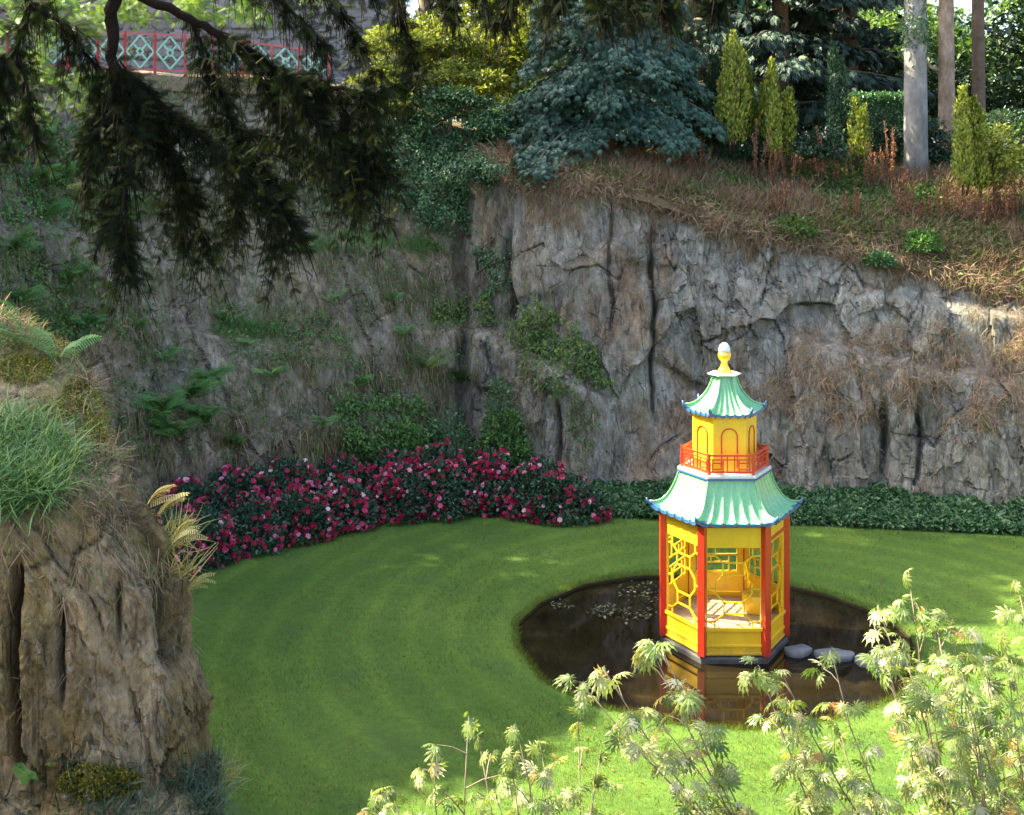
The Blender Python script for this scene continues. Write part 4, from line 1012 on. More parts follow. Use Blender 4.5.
# ------------------------------------------------------------------ conifers, columns and trees above the quarry
def conifer(name, x, y, z, H, Lb, z0, nb, nsp, mat, label, trunk=.22, sz=(.16, .3), droop=.6, tm=SPRAY, bark='bark', az=None, rise=.15):
    root = empty(name, (x, y, z), label=label, cat='conifer')
    mb = MB(); mb.tube([(0, 0, -.3), (0, 0, H*.5), (.05, 0, H)], [trunk, trunk*.7, .03], 10); mb.build('trunk', M[bark], root)
    P_, D_ = [], []; br = MB()
    for i in range(nb):
        zf = (i+rng.random())/nb; zb = z0+(H-z0)*zf; a = rng.uniform(0, 2*pi) if az is None else rng.uniform(*az)
        Lk = Lb*(1-zf*.85)*rng.uniform(.75, 1.1); d = np.array([cos(a), sin(a), 0])
        s_ = np.linspace(0, 1, 7); path = d*Lk*s_[:, None]+np.array([0, 0, 1])*(zb+rise*Lk*s_-droop*Lk*s_**2)[:, None]
        br.tube(path, np.linspace(.05, .01, 7), 5)
        m_ = int(nsp/nb); t_ = rng.uniform(.15, 1, m_)**.8; lat = rng.normal(size=m_)*.28*(1.15-t_)*Lk
        side = np.array([-d[1], d[0], 0])
        base = d*(Lk*t_)[:, None]+UP*(zb+rise*Lk*t_-droop*Lk*t_**2)[:, None]+side*lat[:, None]-UP*(abs(lat)*.25)[:, None]
        base = base+rng.normal(size=(m_, 3))*.05*[1, 1, .8]-UP*(rng.random((m_, 1))**2*.28)
        P_.append(base); D_.append(nrm(d*.8+side*np.sign(lat)[:, None]*.5-UP*(.35+.6*t_)[:, None]+rng.normal(size=(m_, 3))*.35))
    P_, D_ = np.concatenate(P_), np.concatenate(D_)
    br.build('branches', M[bark], root)
    leaves('foliage', [scat(tm, P_, D_, nrm(UP+rng.normal(size=P_.shape)*.35), rng.uniform(*sz, len(P_)))], mat, root)
    return root
bx_ = at(605, 0, 29.3)[0]
conifer('blue_conifer', bx_, 29.3, 7.3, 9.0, 2.9, .6, 90, 52000, L['blue'], 'large blue-green conifer sweeping its branches down to the cliff edge', .25, (.11, .21), tm=SPRAY2, droop=.52, az=(pi*.98, pi*2.02))
conifer('blue_conifer', at(690, 0, 31)[0], 31, 7.4, 9.0, 2.4, .4, 34, 6000, L['blue'], 'smaller blue conifer behind the large one on its right', .2, (.14, .26))
conifer('dark_conifer', at(780, 0, 36)[0], 36, 7.6, 12, 4.2, .8, 60, 16000, L['fir'], 'big dark conifer behind the two golden spires', .3, (.22, .4), droop=.25)
conifer('dark_conifer', at(850, 0, 40)[0], 40, 7.8, 13, 3.6, 2.6, 46, 9000, L['fir'], 'dark conifer left of the thick pale trunk', .3, (.22, .4), droop=.25)
conifer('dark_conifer', at(700, 0, 38)[0], 38, 7.8, 13, 3.6, .6, 50, 9000, L['fir'], 'dark conifer filling the gap behind the blue ones', .3, (.22, .4), droop=.3)
def column(px, py0, py1, Y, w, mat, label, nsub=5, n=3000, name='columnar_conifer', sz=(.07, .14)):
    p = at(px, py1, Y); z = p[2]-.1; H = (py1-py0)/F*Y; r_ = w/2/F*Y
    root = empty(name, (p[0], Y, z), label=label, cat='conifer', group='columnar conifers above the cliff')
    P_, D_ = [], []
    mb = MB()
    for k in range(nsub):
        a = rng.uniform(0, 2*pi); q = r_*(.0 if k == 0 else .72); c = np.array([cos(a)*q, sin(a)*q, 0]); hk = H*(1 if k == 0 else rng.uniform(.6, .98)); rk = r_*(.42 if nsub > 1 else 1)
        m_ = 2*n//nsub; t_ = rng.random(m_)**.9; prof = rk*np.sin(np.clip((1-t_)*1.9+.04, 0, 1)*pi/2)**.95*(.75+.25*np.minimum(t_*6, 1))
        th_ = rng.uniform(0, 2*pi, m_); rad = prof*(1-.3*rng.random(m_)**2)*(.85+.3*vnoise(th_*2, t_*9+k, 1))
        P_.append(c*(1-.12*t_[:, None])+np.stack([np.cos(th_)*rad, np.sin(th_)*rad, t_*hk], 1))
        D_.append(nrm(np.stack([np.cos(th_)*.35, np.sin(th_)*.35, np.ones(m_)], 1)+rng.normal(size=(m_, 3))*.18))
        mb.tube([(c[0]*.3, c[1]*.3, -.2), (c[0], c[1], hk*.5), (c[0]*.7, c[1]*.7, hk*.9)], [.03, .02, .006], 5)
    P_, D_ = np.concatenate(P_), np.concatenate(D_)
    P_ = P_+(.35*r_*(fbm(P_[:, 2]*3+px, np.arctan2(P_[:, 1], P_[:, 0])*2, 3, 2)-.5))[:, None]*nrm(P_*[1, 1, 0]+1e-6)*2+rng.normal(size=P_.shape)*.025
    zd = nrm(np.stack([P_[:, 0], P_[:, 1], P_[:, 2]*0+.05], 1)+rng.normal(size=P_.shape)*.15)
    leaves('foliage', [scat(PLUME, P_, D_, zd, rng.uniform(*sz, len(P_)))], mat, root)
    mb.build('stem', M['bark'], root)
column(732, 28, 138, 29.3, 44, L['gold'], 'tallest golden columnar conifer, left of the pair of spires', 6, 3600)
column(716, 52, 140, 29.8, 30, L['dkgreen'], 'dark green column close against the left of the tallest golden one', 3, 1600)
column(772, 58, 152, 29.0, 28, L['gold'], 'golden columnar conifer in the middle of the slope, left of a shorter one', 4, 2200)
column(790, 86, 152, 28.9, 20, L['gold'], 'short golden conifer touching the right side of a taller spire', 3, 1300)
column(834, 40, 152, 29.5, 24, L['dkgreen'], 'slender dark column standing alone before the hedge', 3, 2000)
column(856, 96, 152, 29.0, 23, L['gold'], 'small rounded golden conifer at the left end of the hedge', 4, 1200)
column(963, 84, 182, 27.6, 34, L['gold'], 'golden columnar conifer right of the thick pale trunk', 5, 3000)
column(980, 108, 184, 27.6, 20, L['gold'], 'smaller golden column right behind the one beside the trunks', 3, 1200)
column(672, 18, 122, 30.0, 40, L['dkgreen'], 'dark green column against the right edge of the blue conifer', 5, 2600)

def tree(name, x, y, z, H, blobs, n, mat, label, lsize, trunk=.2, cat='tree', group=None, bark='bark', sub=26, tm=LEAF4, trunk_top=None, lean=0.0):
    """blobs: (dx, dy, dz, rx, ry, rz) crown masses relative to the base"""
    root = empty(name, (x, y, z), label=label, cat=cat, group=group)
    mb = MB(); tt = trunk_top or H*.75
    mb.tube([(0, 0, -.4), (.02, 0, .25), (lean*.3, 0, tt*.4), (lean, 0, tt)], [trunk*1.35, trunk*1.05, trunk*.92, trunk*.6], 14)
    mb.build('trunk', M[bark], root)
    P_, D_ = [], []; br = MB()
    vol = np.array([b[3]*b[4]*b[5] for b in blobs])**.67; vol = vol/vol.sum()
    for (dx, dy, dz, rx, ry, rz), f_ in zip(blobs, vol):
        br.tube([(lean*.5, 0, min(tt*.55, dz*.7)), (dx*.5+lean*.3, dy*.5, dz*.75), (dx, dy, dz)], [trunk*.4, trunk*.22, .02], 6)
        for k in range(sub):
            d = nrm(rng.normal(size=3)); q = d*rng.random()**.35*np.array([rx, ry, rz]); rs = rng.uniform(.2, .36)*min(rx, ry, rz)+.12
            m_ = int(n*f_/sub); dd_ = rdir(m_); dd_[:, 2] = np.where(dd_[:, 2] < -.2, -dd_[:, 2], dd_[:, 2])
            P_.append(np.array([dx, dy, dz])+q+dd_*rs*[1.3, 1.3, .75]*(.6+.5*rng.random((m_, 1)))); D_.append(dd_)
            if k % 3 == 0: br.tube([(dx, dy, dz), np.array([dx, dy, dz])+q*.6, np.array([dx, dy, dz])+q], [.05, .03, .01], 5)
    P_, D_ = np.concatenate(P_), np.concatenate(D_); m_ = len(P_)
    br.build('branches', M[bark], root)
    leaves('crown', [scat(tm, P_, nrm(D_+rng.normal(size=(m_, 3))*.7-UP*.3), nrm(D_*.5+UP*.8+rng.normal(size=(m_, 3))*.45), rng.uniform(*lsize, m_))], mat, root)
    return root
X_ = lambda px, Y: at(px, 0, Y)[0]
# three trunks on the right
tree('beech_tree', X_(915,29.5), 29.5, 7.0, 13, [(0,0,9,3,3,2.6),(-2,.5,7.5,2,2,1.2)], 7000, L['mid'], 'thick pale grey tree trunk with lichen on the slope beside the hedge', (.10,.18), .27, bark='beech', trunk_top=11)
tree('beech_tree', X_(946,34), 34, 7.4, 13, [(0,0,9.5,3,3,2.6),(1.8,0,7.6,2,2,1.2),(-.9,-.1,3.1,.5,.5,.8)], 9000, L['mid'], 'middle trunk with bark sunlit on its left, behind the thick pale one', (.10,.18), .22, bark='pinebark', trunk_top=11)
tree('beech_tree', X_(978,36), 36, 7.4, 13, [(0,0,10,3,3,2.6)], 5000, L['mid'], 'slimmest darker trunk, rightmost of the three standing on the slope', (.10,.18), .19, bark='bark', trunk_top=11)
# yellow-green tree on the left and what stands round it
tree('round_tree', X_(437,30.8), 30.8, 7.9, 2.9, [(0,0,1.9,1.5,1.2,1.0),(1.2,.3,1.6,1.1,1,1.2),(-1.1,-.3,1.2,.9,.8,1.1),(2.1,.5,1.9,1.0,1,1.2),(.3,-.8,.8,1.6,.6,.8)], 22000, L['lime'], 'yellow-green leafy tree growing above the ivy at the cliff corner', (.08,.14), .1)
tree('dark_shrub', X_(450,29.6), 29.6, 7.4, 1.6, [(0,0,.8,1.0,.7,.6),(1.2,-.3,.5,.9,.7,.7),(2.0,-.4,.5,.8,.7,.8)], 7000, L['ivy'], 'dark shrub under the yellow-green tree', (.07,.12), .06, cat='shrub')
tree('tall_tree', X_(428,40), 40, 8.5, 15, [(0,0,9.5,2.6,2.6,2.2)], 4000, L['ivy'], 'distant straight trunk standing against the bright sky gap', (.12,.2), .34, bark='bark', trunk_top=12)
tree('leafy_tree', X_(505,33), 33, 7.8, 8, [(0,0,3.2,1.5,1.4,1.5),(.4,.3,5.0,1.4,1.4,1.4),(.0,.3,1.5,1.2,1,1)], 11000, L['lime'], 'tall yellow-green tree left of the large blue conifer', (.09,.15), .14)
# hedge and shrubs on the right
def box_hedge():
    px0, px1, Y = 842, 908, 32.0; x0, x1 = X_(px0, Y), X_(px1, Y); zb = hill_z((x0+x1)/2, Y)-.1; zt = at(0, 97, Y)[2]
    root = empty('clipped_hedge', ((x0+x1)/2, Y, zb), label='dark clipped hedge with a flat top left of the thick pale trunk', cat='hedge')
    n = 9000; w, d, h = (x1-x0)/2, .6, zt-zb
    f_ = rng.random(n); pos = np.stack([rng.uniform(-w, w, n), rng.uniform(-d, d, n), rng.uniform(0, h, n)], 1)
    pos[f_ < .5, 1] = -d; pos[(f_ > .5) & (f_ < .8), 2] = h; m_ = f_ > .8; pos[m_, 0] = np.sign(pos[m_, 0])*w
    pos = pos+rng.normal(size=(n, 3))*.05
    leaves('foliage', [scat(LEAF4, pos, rdir(n), upz(n, .8), rng.uniform(.06, .11, n))], L['ivy'], root)
    mb = MB()
    for k in range(6): mb.tube([(-w+.3+k*(2*w-.6)/5, 0, -.2), (-w+.3+k*(2*w-.6)/5, 0, h*.8)], [.04, .02], 6)
    mb.build('stem', M['bark'], root)
box_hedge()
for px, py0, py1, Y, w, mt_, lab in [(994,124,188,27.6,46,'lime','light green bush right of the golden column'),(1020,100,180,29,60,'mid','bush at the right picture edge on the slope'),
        (880,122,160,30.2,40,'dkgreen','low dark bush at the foot of the hedge'),(818,128,162,28.6,40,'dkgreen','low dark bush between the short gold spire and the dark column'),(755,118,158,29.2,30,'dkgreen','low dark bush between the golden spires'),
        (628,118,156,30.2,90,'dkgreen','low dark bush under the skirt of the blue conifer'),(560,122,160,30.2,60,'dkgreen','dark bush under the left skirt of the blue conifer'),(702,92,148,29.6,44,'dkgreen','dark bush right of the blue conifer'),(930,118,170,30,40,'dkgreen','dark bush right of the thick pale trunk'),(1000,100,150,31,70,'dkgreen','broad dark bush behind the light green one'),
        (790,196,212,26.9,60,'mid','low green bush in the dry grass above the cliff'),(922,182,200,26.6,40,'green','leafy green plant below the thick pale trunk'),(880,205,214,26.3,26,'ivy','small dark plant in the dry grass right of centre')]:
    p = at(px, py1, Y); H = (py1-py0)/F*Y
    if H < .7: bush('slope_bush', p[0], Y, hill_z(p[0], Y)-.05, w/2/F*Y, .4, H*1.1, 1500, L[mt_], lab, 'bush', lsize=(.05, .10)); continue
    tree('slope_bush', p[0], Y, p[2]-.1, H, [(0,0,H*.5,w/2/F*Y,w/2/F*Y*.8,H*.5),(w/5/F*Y,0,H*.4,w/3/F*Y,.4,H*.4)], 2600, L[mt_], lab, (.06,.12), .03, cat='bush', sub=16)
# far trees that close the view
far = [(560,46,9,4.5,'dkgreen','far dark tree behind the blue conifer'),(650,52,10,5,'mid','far green tree seen over the dark columns'),(740,55,10,5,'dkgreen','far tree between the dark conifers'),(870,47,5.5,3.4,'mid','far pale green tree right behind the hedge'),
       (890,58,8,3.8,'mid','far tree between the pale trunks and the hedge'),(945,50,4.4,2.6,'dkgreen','far dark bushy tree between the trunks'),(1000,46,3.6,3.2,'dkgreen','far dark tree right of the slim trunk'),(1085,44,8,3.4,'mid','far light green tree at the right picture edge'),
       (1040,60,4.4,4.5,'mid','farthest hazy green tree low behind the dark one'),(815,58,9,5,'mid','far tree above the hedge'),(480,50,4.6,2.4,'dkgreen','far dark tree behind the yellow-green trees'),(1120,40,8,4,'dkgreen','far tree just beyond the right picture edge'),(545,40,8,3,'fir','dark tree between the yellow-green tree and the blue conifer')]
for px, Y, H, r_, mt_, lab in far:
    z = 8.0+.018*Y-.3
    tree('far_tree', X_(px, Y), Y, z, H, [(0,0,H*.45,r_,r_*.8,H*.45),(-r_*.6,0,H*.3,r_*.6,r_*.6,H*.3),(r_*.6,-.3,H*.35,r_*.6,r_*.6,H*.3)], 9000, L[mt_], lab, (.18,.34), .25, sub=34)
def thicket():
    n = 26000; px = rng.uniform(470, 1120, n); Y = rng.uniform(41, 44, n); X = (px-HX)/F*Y
    top_ = .9+1.9*fbm(X*.45, Y*0, 4, 3); z = 8.2+rng.random(n)*top_*1.2
    leaves('thicket', [scat(LEAF4, np.stack([X, Y, z], 1), rdir(n), upz(n, .8), rng.uniform(.14, .30, n))], L['dkgreen'], label='dark undergrowth closing the view behind the conifers and trunks', cat='undergrowth', kind='stuff')
thicket()
def trunk_ivy(px, py, Y, r_, h, n, lab):
    p = at(px, py, Y); a = rng.uniform(0, 2*pi, n); zz_ = rng.normal(size=n)*h; q = r_+rng.random(n)*.12*np.exp(-(zz_/h)**2)
    pos = np.stack([np.cos(a)*q, np.sin(a)*q, zz_], 1); o = leaves('trunk_ivy', [scat(LEAF4, pos, nrm(pos*[1, 1, 0]-UP*.6+rng.normal(size=(n, 3))*.4), nrm(pos*[1, 1, 0]+UP*.3+rng.normal(size=(n, 3))*.4), rng.uniform(.05, .1, n))], L['ivy'])
    o.location = tuple(p); tag(o, lab, 'ivy')
trunk_ivy(915, 30, 29.5, .24, .34, 900, 'clump of ivy on the thick pale trunk near the top of the picture')
# red brown seed spikes on the slope
spk = [(684,118,30),(700,130,35),(756,120,60),(768,135,40),(822,110,60),(833,130,50),(862,120,50),(872,135,45),(884,125,50),(893,100,70),(900,150,30),(905,170,45),(922,160,24),(938,190,40),(950,165,50),(962,190,40),(985,175,45),(1000,185,55),(1012,170,50),(1020,195,50),(995,215,35),(1015,215,40),(850,165,35),(790,150,40),(777,165,35)]
spn = ['leftmost','second','third','fourth','fifth','sixth','seventh','eighth','ninth','tenth','eleventh','twelfth','thirteenth','fourteenth','fifteenth','sixteenth','seventeenth','eighteenth','nineteenth','twentieth','twenty-first','twenty-second','twenty-third','twenty-fourth','rightmost']
spk = sorted(spk)
def spike_label(i, px, py, hh):
    marks = [(672,'dark column by the blue conifer'),(732,'tallest golden column'),(772,'middle golden spire'),(834,'slender dark column'),(880,'clipped hedge'),(915,'thick pale trunk'),(963,'golden column by the trunks'),(1020,'right picture edge')]
    mk = min(marks, key=lambda m_: abs(m_[0]-px)); side = 'left of' if px < mk[0] else 'right of'
    size = 'tall' if hh >= 55 else 'medium' if hh >= 40 else 'short'
    return '%s seed spikes %s the %s, %s from left' % (size, side, mk[1], spn[i])
for i, (px, py, hh) in enumerate(spk):
    Y = 27.2 if py > 150 else 28.4; x = X_(px, Y); z = hill_z(x, Y)-.05
    H = hh/F*Y*1.0+.15
    root = empty('seed_spike_plant', (x, Y, z), label=spike_label(i, px, py, hh), cat='plant', group='rusty seed spikes above the cliff')
    st = MB(); P_, D_ = [], []
    for k in range(5):
        a = rng.normal(size=2)*.12; hk = H*rng.uniform(.6, 1); top_ = np.array([a[0]*1.5, a[1]*1.5, hk]); st.tube([(a[0]*.4, a[1]*.4, 0), top_], [.008, .004], 4)
        m_ = 60; t_ = rng.uniform(.35, 1, m_); P_.append(np.array([a[0]*.4, a[1]*.4, 0])*(1-t_[:, None])+top_*t_[:, None]+rng.normal(size=(m_, 3))*.02); D_.append(nrm(UP+rng.normal(size=(m_, 3))*.7))
    st.build('stalks', M['bark'], root); P_ = np.concatenate(P_); D_ = np.concatenate(D_)
    leaves('seed_heads', [scat(LEAF, P_, D_, rdir(len(P_)), rng.uniform(.03, .07, len(P_)))], L['rust'], root)

# ------------------------------------------------------------------ stone wall and painted railing on the left rim
m, t, b = mat_new('old_masonry')
br_ = t.nodes.new('ShaderNodeTexBrick'); co = t.nodes.new('ShaderNodeTexCoord'); sp = t.nodes.new('ShaderNodeSeparateXYZ'); cb = t.nodes.new('ShaderNodeCombineXYZ')
t.links.new(co.outputs['Object'], sp.inputs[0]); t.links.new(sp.outputs['X'], cb.inputs['X']); t.links.new(sp.outputs['Z'], cb.inputs['Y'])
nz = t.nodes.new('ShaderNodeTexNoise'); nz.inputs['Scale'].default_value = 1.5; t.links.new(cb.outputs[0], nz.inputs['Vector'])
mp = mix(t, .12, cb.outputs[0], nz.outputs['Color'])
t.links.new(mp, br_.inputs['Vector']); br_.inputs['Scale'].default_value = 1.0; br_.inputs['Brick Width'].default_value = .55; br_.inputs['Row Height'].default_value = .26
br_.inputs['Mortar Size'].default_value = .02; br_.inputs['Color1'].default_value = (.20,.21,.225,1); br_.inputs['Color2'].default_value = (.13,.13,.14,1); br_.inputs['Mortar'].default_value = (.11,.105,.10,1)
c = mix(t, ramp(t, noise(t, 2.2, 6, .7), [(.4, (0,0,0)), (.7, (.8,)*3)]), br_.outputs['Color'], (.26,.27,.29))
t.links.new(c, b.inputs['Base Color']); b.inputs['Roughness'].default_value = .9
bump(t, b, math_n(t, 'ADD', noise(t, 8, 6, .7), math_n(t, 'MULTIPLY', br_.outputs['Fac'], -.6)), .9, .06)
M['masonry'] = m
wl = empty('stone_wall', (X_(210, 35), 35, 8.6), label='tall grey rubble stone wall behind the red railing', cat='wall')
x0, x1 = X_(-140, 35)-X_(210, 35), X_(393, 35)-X_(210, 35)
gx, gz = np.meshgrid(np.linspace(x0, x1, 260), np.linspace(-.6, 5.2, 120), indexing='ij')
o_, e_ = facets(gx, gz, .55, .28, 3, .4)
V = np.stack([gx, -.10*o_+.08*np.clip(1-e_/.12, 0, 1), gz], -1).reshape(-1, 3)
me = mesh_np('wall_face', V, [grid_faces(260, 120)]); link('wall_face', me, M['masonry'], wl)
mb = MB(); mb.box((x0, .09, -.6), (x1, .8, 5.2)); mb.build('wall_core', M['masonry'], wl)
mb = MB(); mb.box((x0-.1, -.2, 5.203), (x1+.1, .9, 5.36)); mb.build('coping', M['masonry'], wl, .02)
mb = MB(); mb.box((x1+.003, -.14, -.6), (x1+.30, .85, 5.6)); mb.build('quoin_pier', M['stone'], wl, .02)
M['rail_red'] = paint('railing_red', (.42,.035,.03)); M['rail_green'] = paint('railing_green', (.22,.50,.36))
rl_ = empty('garden_railing', (X_(170, 28.5), 28.5, 0), label='low red railing with pale green diamond panels along the top of the left cliff', cat='railing')
O = np.array([X_(170, 28.5), 28.5, 0])
posts = [(8,30.0,62),(38,30.0,64),(68,31.0,66),(98,32.0,67),(125,33.0,69),(155,34.0,70),(185,36.0,71),(213,38.0,71),(243,42.0,73),(272,45.0,75),(299,49.0,77),(329,55.0,80)]
pp = []
for i, (px, yt, yb2) in enumerate(posts):
    Y = 27.2+i*.33; pp.append((at(px, yt, Y)-O, at(px, yb2, Y)-O))
for i, (a, c_) in enumerate(pp):
    mb = MB(); mb.obox((a+c_)/2+[0, 0, -.05], (.028, 0, 0), (0, .028, 0), (0, 0, np.linalg.norm(a-c_)/2+.09)); mb.build('post', M['rail_red'], rl_)
for i in range(len(pp)-1):
    (a, c_), (a2, c2) = pp[i], pp[i+1]; nn = nrm(np.cross(a2-a, UP))
    mb = MB(); mb.bar(a, a2, .022, .022, nn); mb.bar(c_, c2, .022, .02, nn); mb.build('rail', M['rail_red'], rl_)
    mid = (a+a2+c_+c2)/4; hx_ = (a2-a)/2*.92; vz = (a-c_)/2*.92
    mb = MB()
    for k1, k2 in (((1,0),(0,1)),((0,1),(-1,0)),((-1,0),(0,-1)),((0,-1),(1,0)),((.5,.5),(.17,.17)),((-.5,.5),(-.17,.17)),((-.5,-.5),(-.17,-.17)),((.5,-.5),(.17,-.17)),((.24,0),(0,.24)),((0,.24),(-.24,0)),((-.24,0),(0,-.24)),((0,-.24),(.24,0))):
        mb.bar(mid+hx_*k1[0]+vz*k1[1], mid+hx_*k2[0]+vz*k2[1], .019, .015, nn)
    mb.build('diamond_panel', M['rail_green'], rl_)

# ------------------------------------------------------------------ water weed
wc = at(622, 598, EYE*F/(598-HY)); n = 700
for cx_, cy_, rr2, m_, lab in [(640,592,.32,60,'upright pale water weed behind the pagoda in the dark pond'),(625,608,.45,80,'floating mat of pale water weed left of the pagoda'),(603,606,.25,34,'small floating weed patch at the left of the weed mat'),(560,600,.18,26,'few floating leaves near the left bank of the pond')]:
    Y = EYE*F/(cy_-HY); p = at(cx_, cy_, Y); m2 = m_
    a = rng.uniform(0, 2*pi, m2); q = rr2*np.sqrt(rng.random(m2)); hgt = rng.random(m2)**2*(.28 if 'upright' in lab else .04)
    o = leaves('water_weed', [scat(LEAF4, np.stack([np.cos(a)*q*1.2, np.sin(a)*q, hgt], 1), rdir(m2)*[1, 1, .25], upz(m2, .35), rng.uniform(.04, .09, m2))], L['weed'])
    o.location = (p[0], Y, WZ+.01); tag(o, lab, 'water plant', 'weeds in the pond')

# ------------------------------------------------------------------ sunlit cut-leaf maple in the right foreground
def maple(name, rootp, tips, label, sz, mat):
    rootp = np.array(rootp, float); root = empty(name, rootp, label=label, cat='shrub')
    br = MB(); P_, XD, ZD, SZ = [], [], [], []
    for k, tip in enumerate(tips):
        tip = np.array(tip)-rootp; d = tip.copy(); d[2] = 0
        s_ = np.linspace(0, 1, 12)[:, None]
        ctrl = tip*[.55, .45, .45]+rng.normal(size=3)*.15
        path = .05*np.sin(s_*9+k)*nrm(rng.normal(size=3))+(1-s_)**2*0+2*s_*(1-s_)*ctrl+s_**2*tip+np.cumsum(rng.normal(size=(12, 3))*.012, 0)
        br.tube(path, np.linspace(.013, .002, 12), 6)
        Lp = np.linalg.norm(tip)
        nt_ = int(Lp*.5/.10)
        for j in range(nt_):
            s1 = 1-(j+rng.random()*.5)/nt_*.5; f_ = s1*11; i0_ = min(int(f_), 10); base = path[i0_]*(1-f_+i0_)+path[i0_+1]*(f_-i0_)
            tg = nrm(path[i0_+1]-path[i0_]); side = nrm(np.cross(tg, UP)+1e-6)*(1 if j % 2 else -1)
            tl = rng.uniform(.06, .22)*(1.15-.5*s1)
            e = base+nrm(side*.9+tg*.6+UP*.25+rng.normal(size=3)*.25)*tl
            if j < 1: e = base+tg*.05
            br.tube([base, (base+e)/2+[0, 0, .01], e], [.003, .0025, .0018], 4, cap=False)
            out = nrm(e-base)
            for q in range(4):
                ang = (q-1.5)*.95+rng.normal()*.3; o2 = np.array([out[0]*cos(ang)-out[1]*sin(ang), out[0]*sin(ang)+out[1]*cos(ang), rng.uniform(-.8, .15)]); o2 = nrm(o2)
                sc_ = rng.uniform(*sz)*(.6+.4*rng.random() if q in (0, 4) else 1); P_.append(e+o2*sc_*.5); XD.append(o2); ZD.append(nrm(UP*.9+out*.35*rng.random()+rng.normal(size=3)*.5+[-.1, -.1, 0])); SZ.append(sc_)
    br.build('branches', M['twig'], root)
    P_ = np.array(P_); leaves('foliage', [scat(PALM, P_, np.array(XD), np.array(ZD), np.array(SZ))], mat, root)
    print(name, len(P_), 'leaves')
tips = [(640,640,5.2),(660,655,5.3),(575,685,5.0),(600,668,5.1),(690,700,5.4),(640,700,5.2),(790,648,5.7),(800,690,5.6),(765,695,5.5),(845,655,5.6),(880,600,6.1),(905,588,6.2),(935,592,6.2),(925,615,6.0),(960,618,6.1),(995,632,6.2),(1020,590,6.3),(870,640,5.9),
        (1040,640,6.2),(1000,660,6.0),(905,650,5.8),(950,660,5.8)]
tp = [at(*q) for q in tips]
for k in range(50):
    px = 600+470*rng.random()**.6; bnd = np.interp(px, [600, 650, 700, 760, 830, 900, 1070], [725, 700, 715, 700, 680, 650, 650])
    py = bnd+(860-bnd)*rng.random()**.9
    if px < 800 and rng.random() < .72: continue
    tp.append(at(px, py, rng.uniform(5.0, 6.3)))
maple('cutleaf_maple', (2.9, 6.0, 1.5), tp, 'sunlit cut-leaf maple with pale shining leaves filling the bottom right corner', (.042, .090), L['maple'])
tp = [at(*q) for q in [(505,718,4.9),(498,740,4.9),(470,752,4.8),(395,778,4.7),(440,762,4.8),(540,752,5.0),(370,800,4.6),(420,800,4.7),(480,790,4.8),(520,780,4.9),(560,770,5.0),(450,815,4.7),(540,812,4.9),(585,790,5.0),(580,745,5.1),(600,770,5.1)]]
maple('cutleaf_maple', (.15, 5.3, 2.05), tp, 'smaller grey-green maple at the bottom centre, left of the sunlit one', (.036, .066), L['maple'])

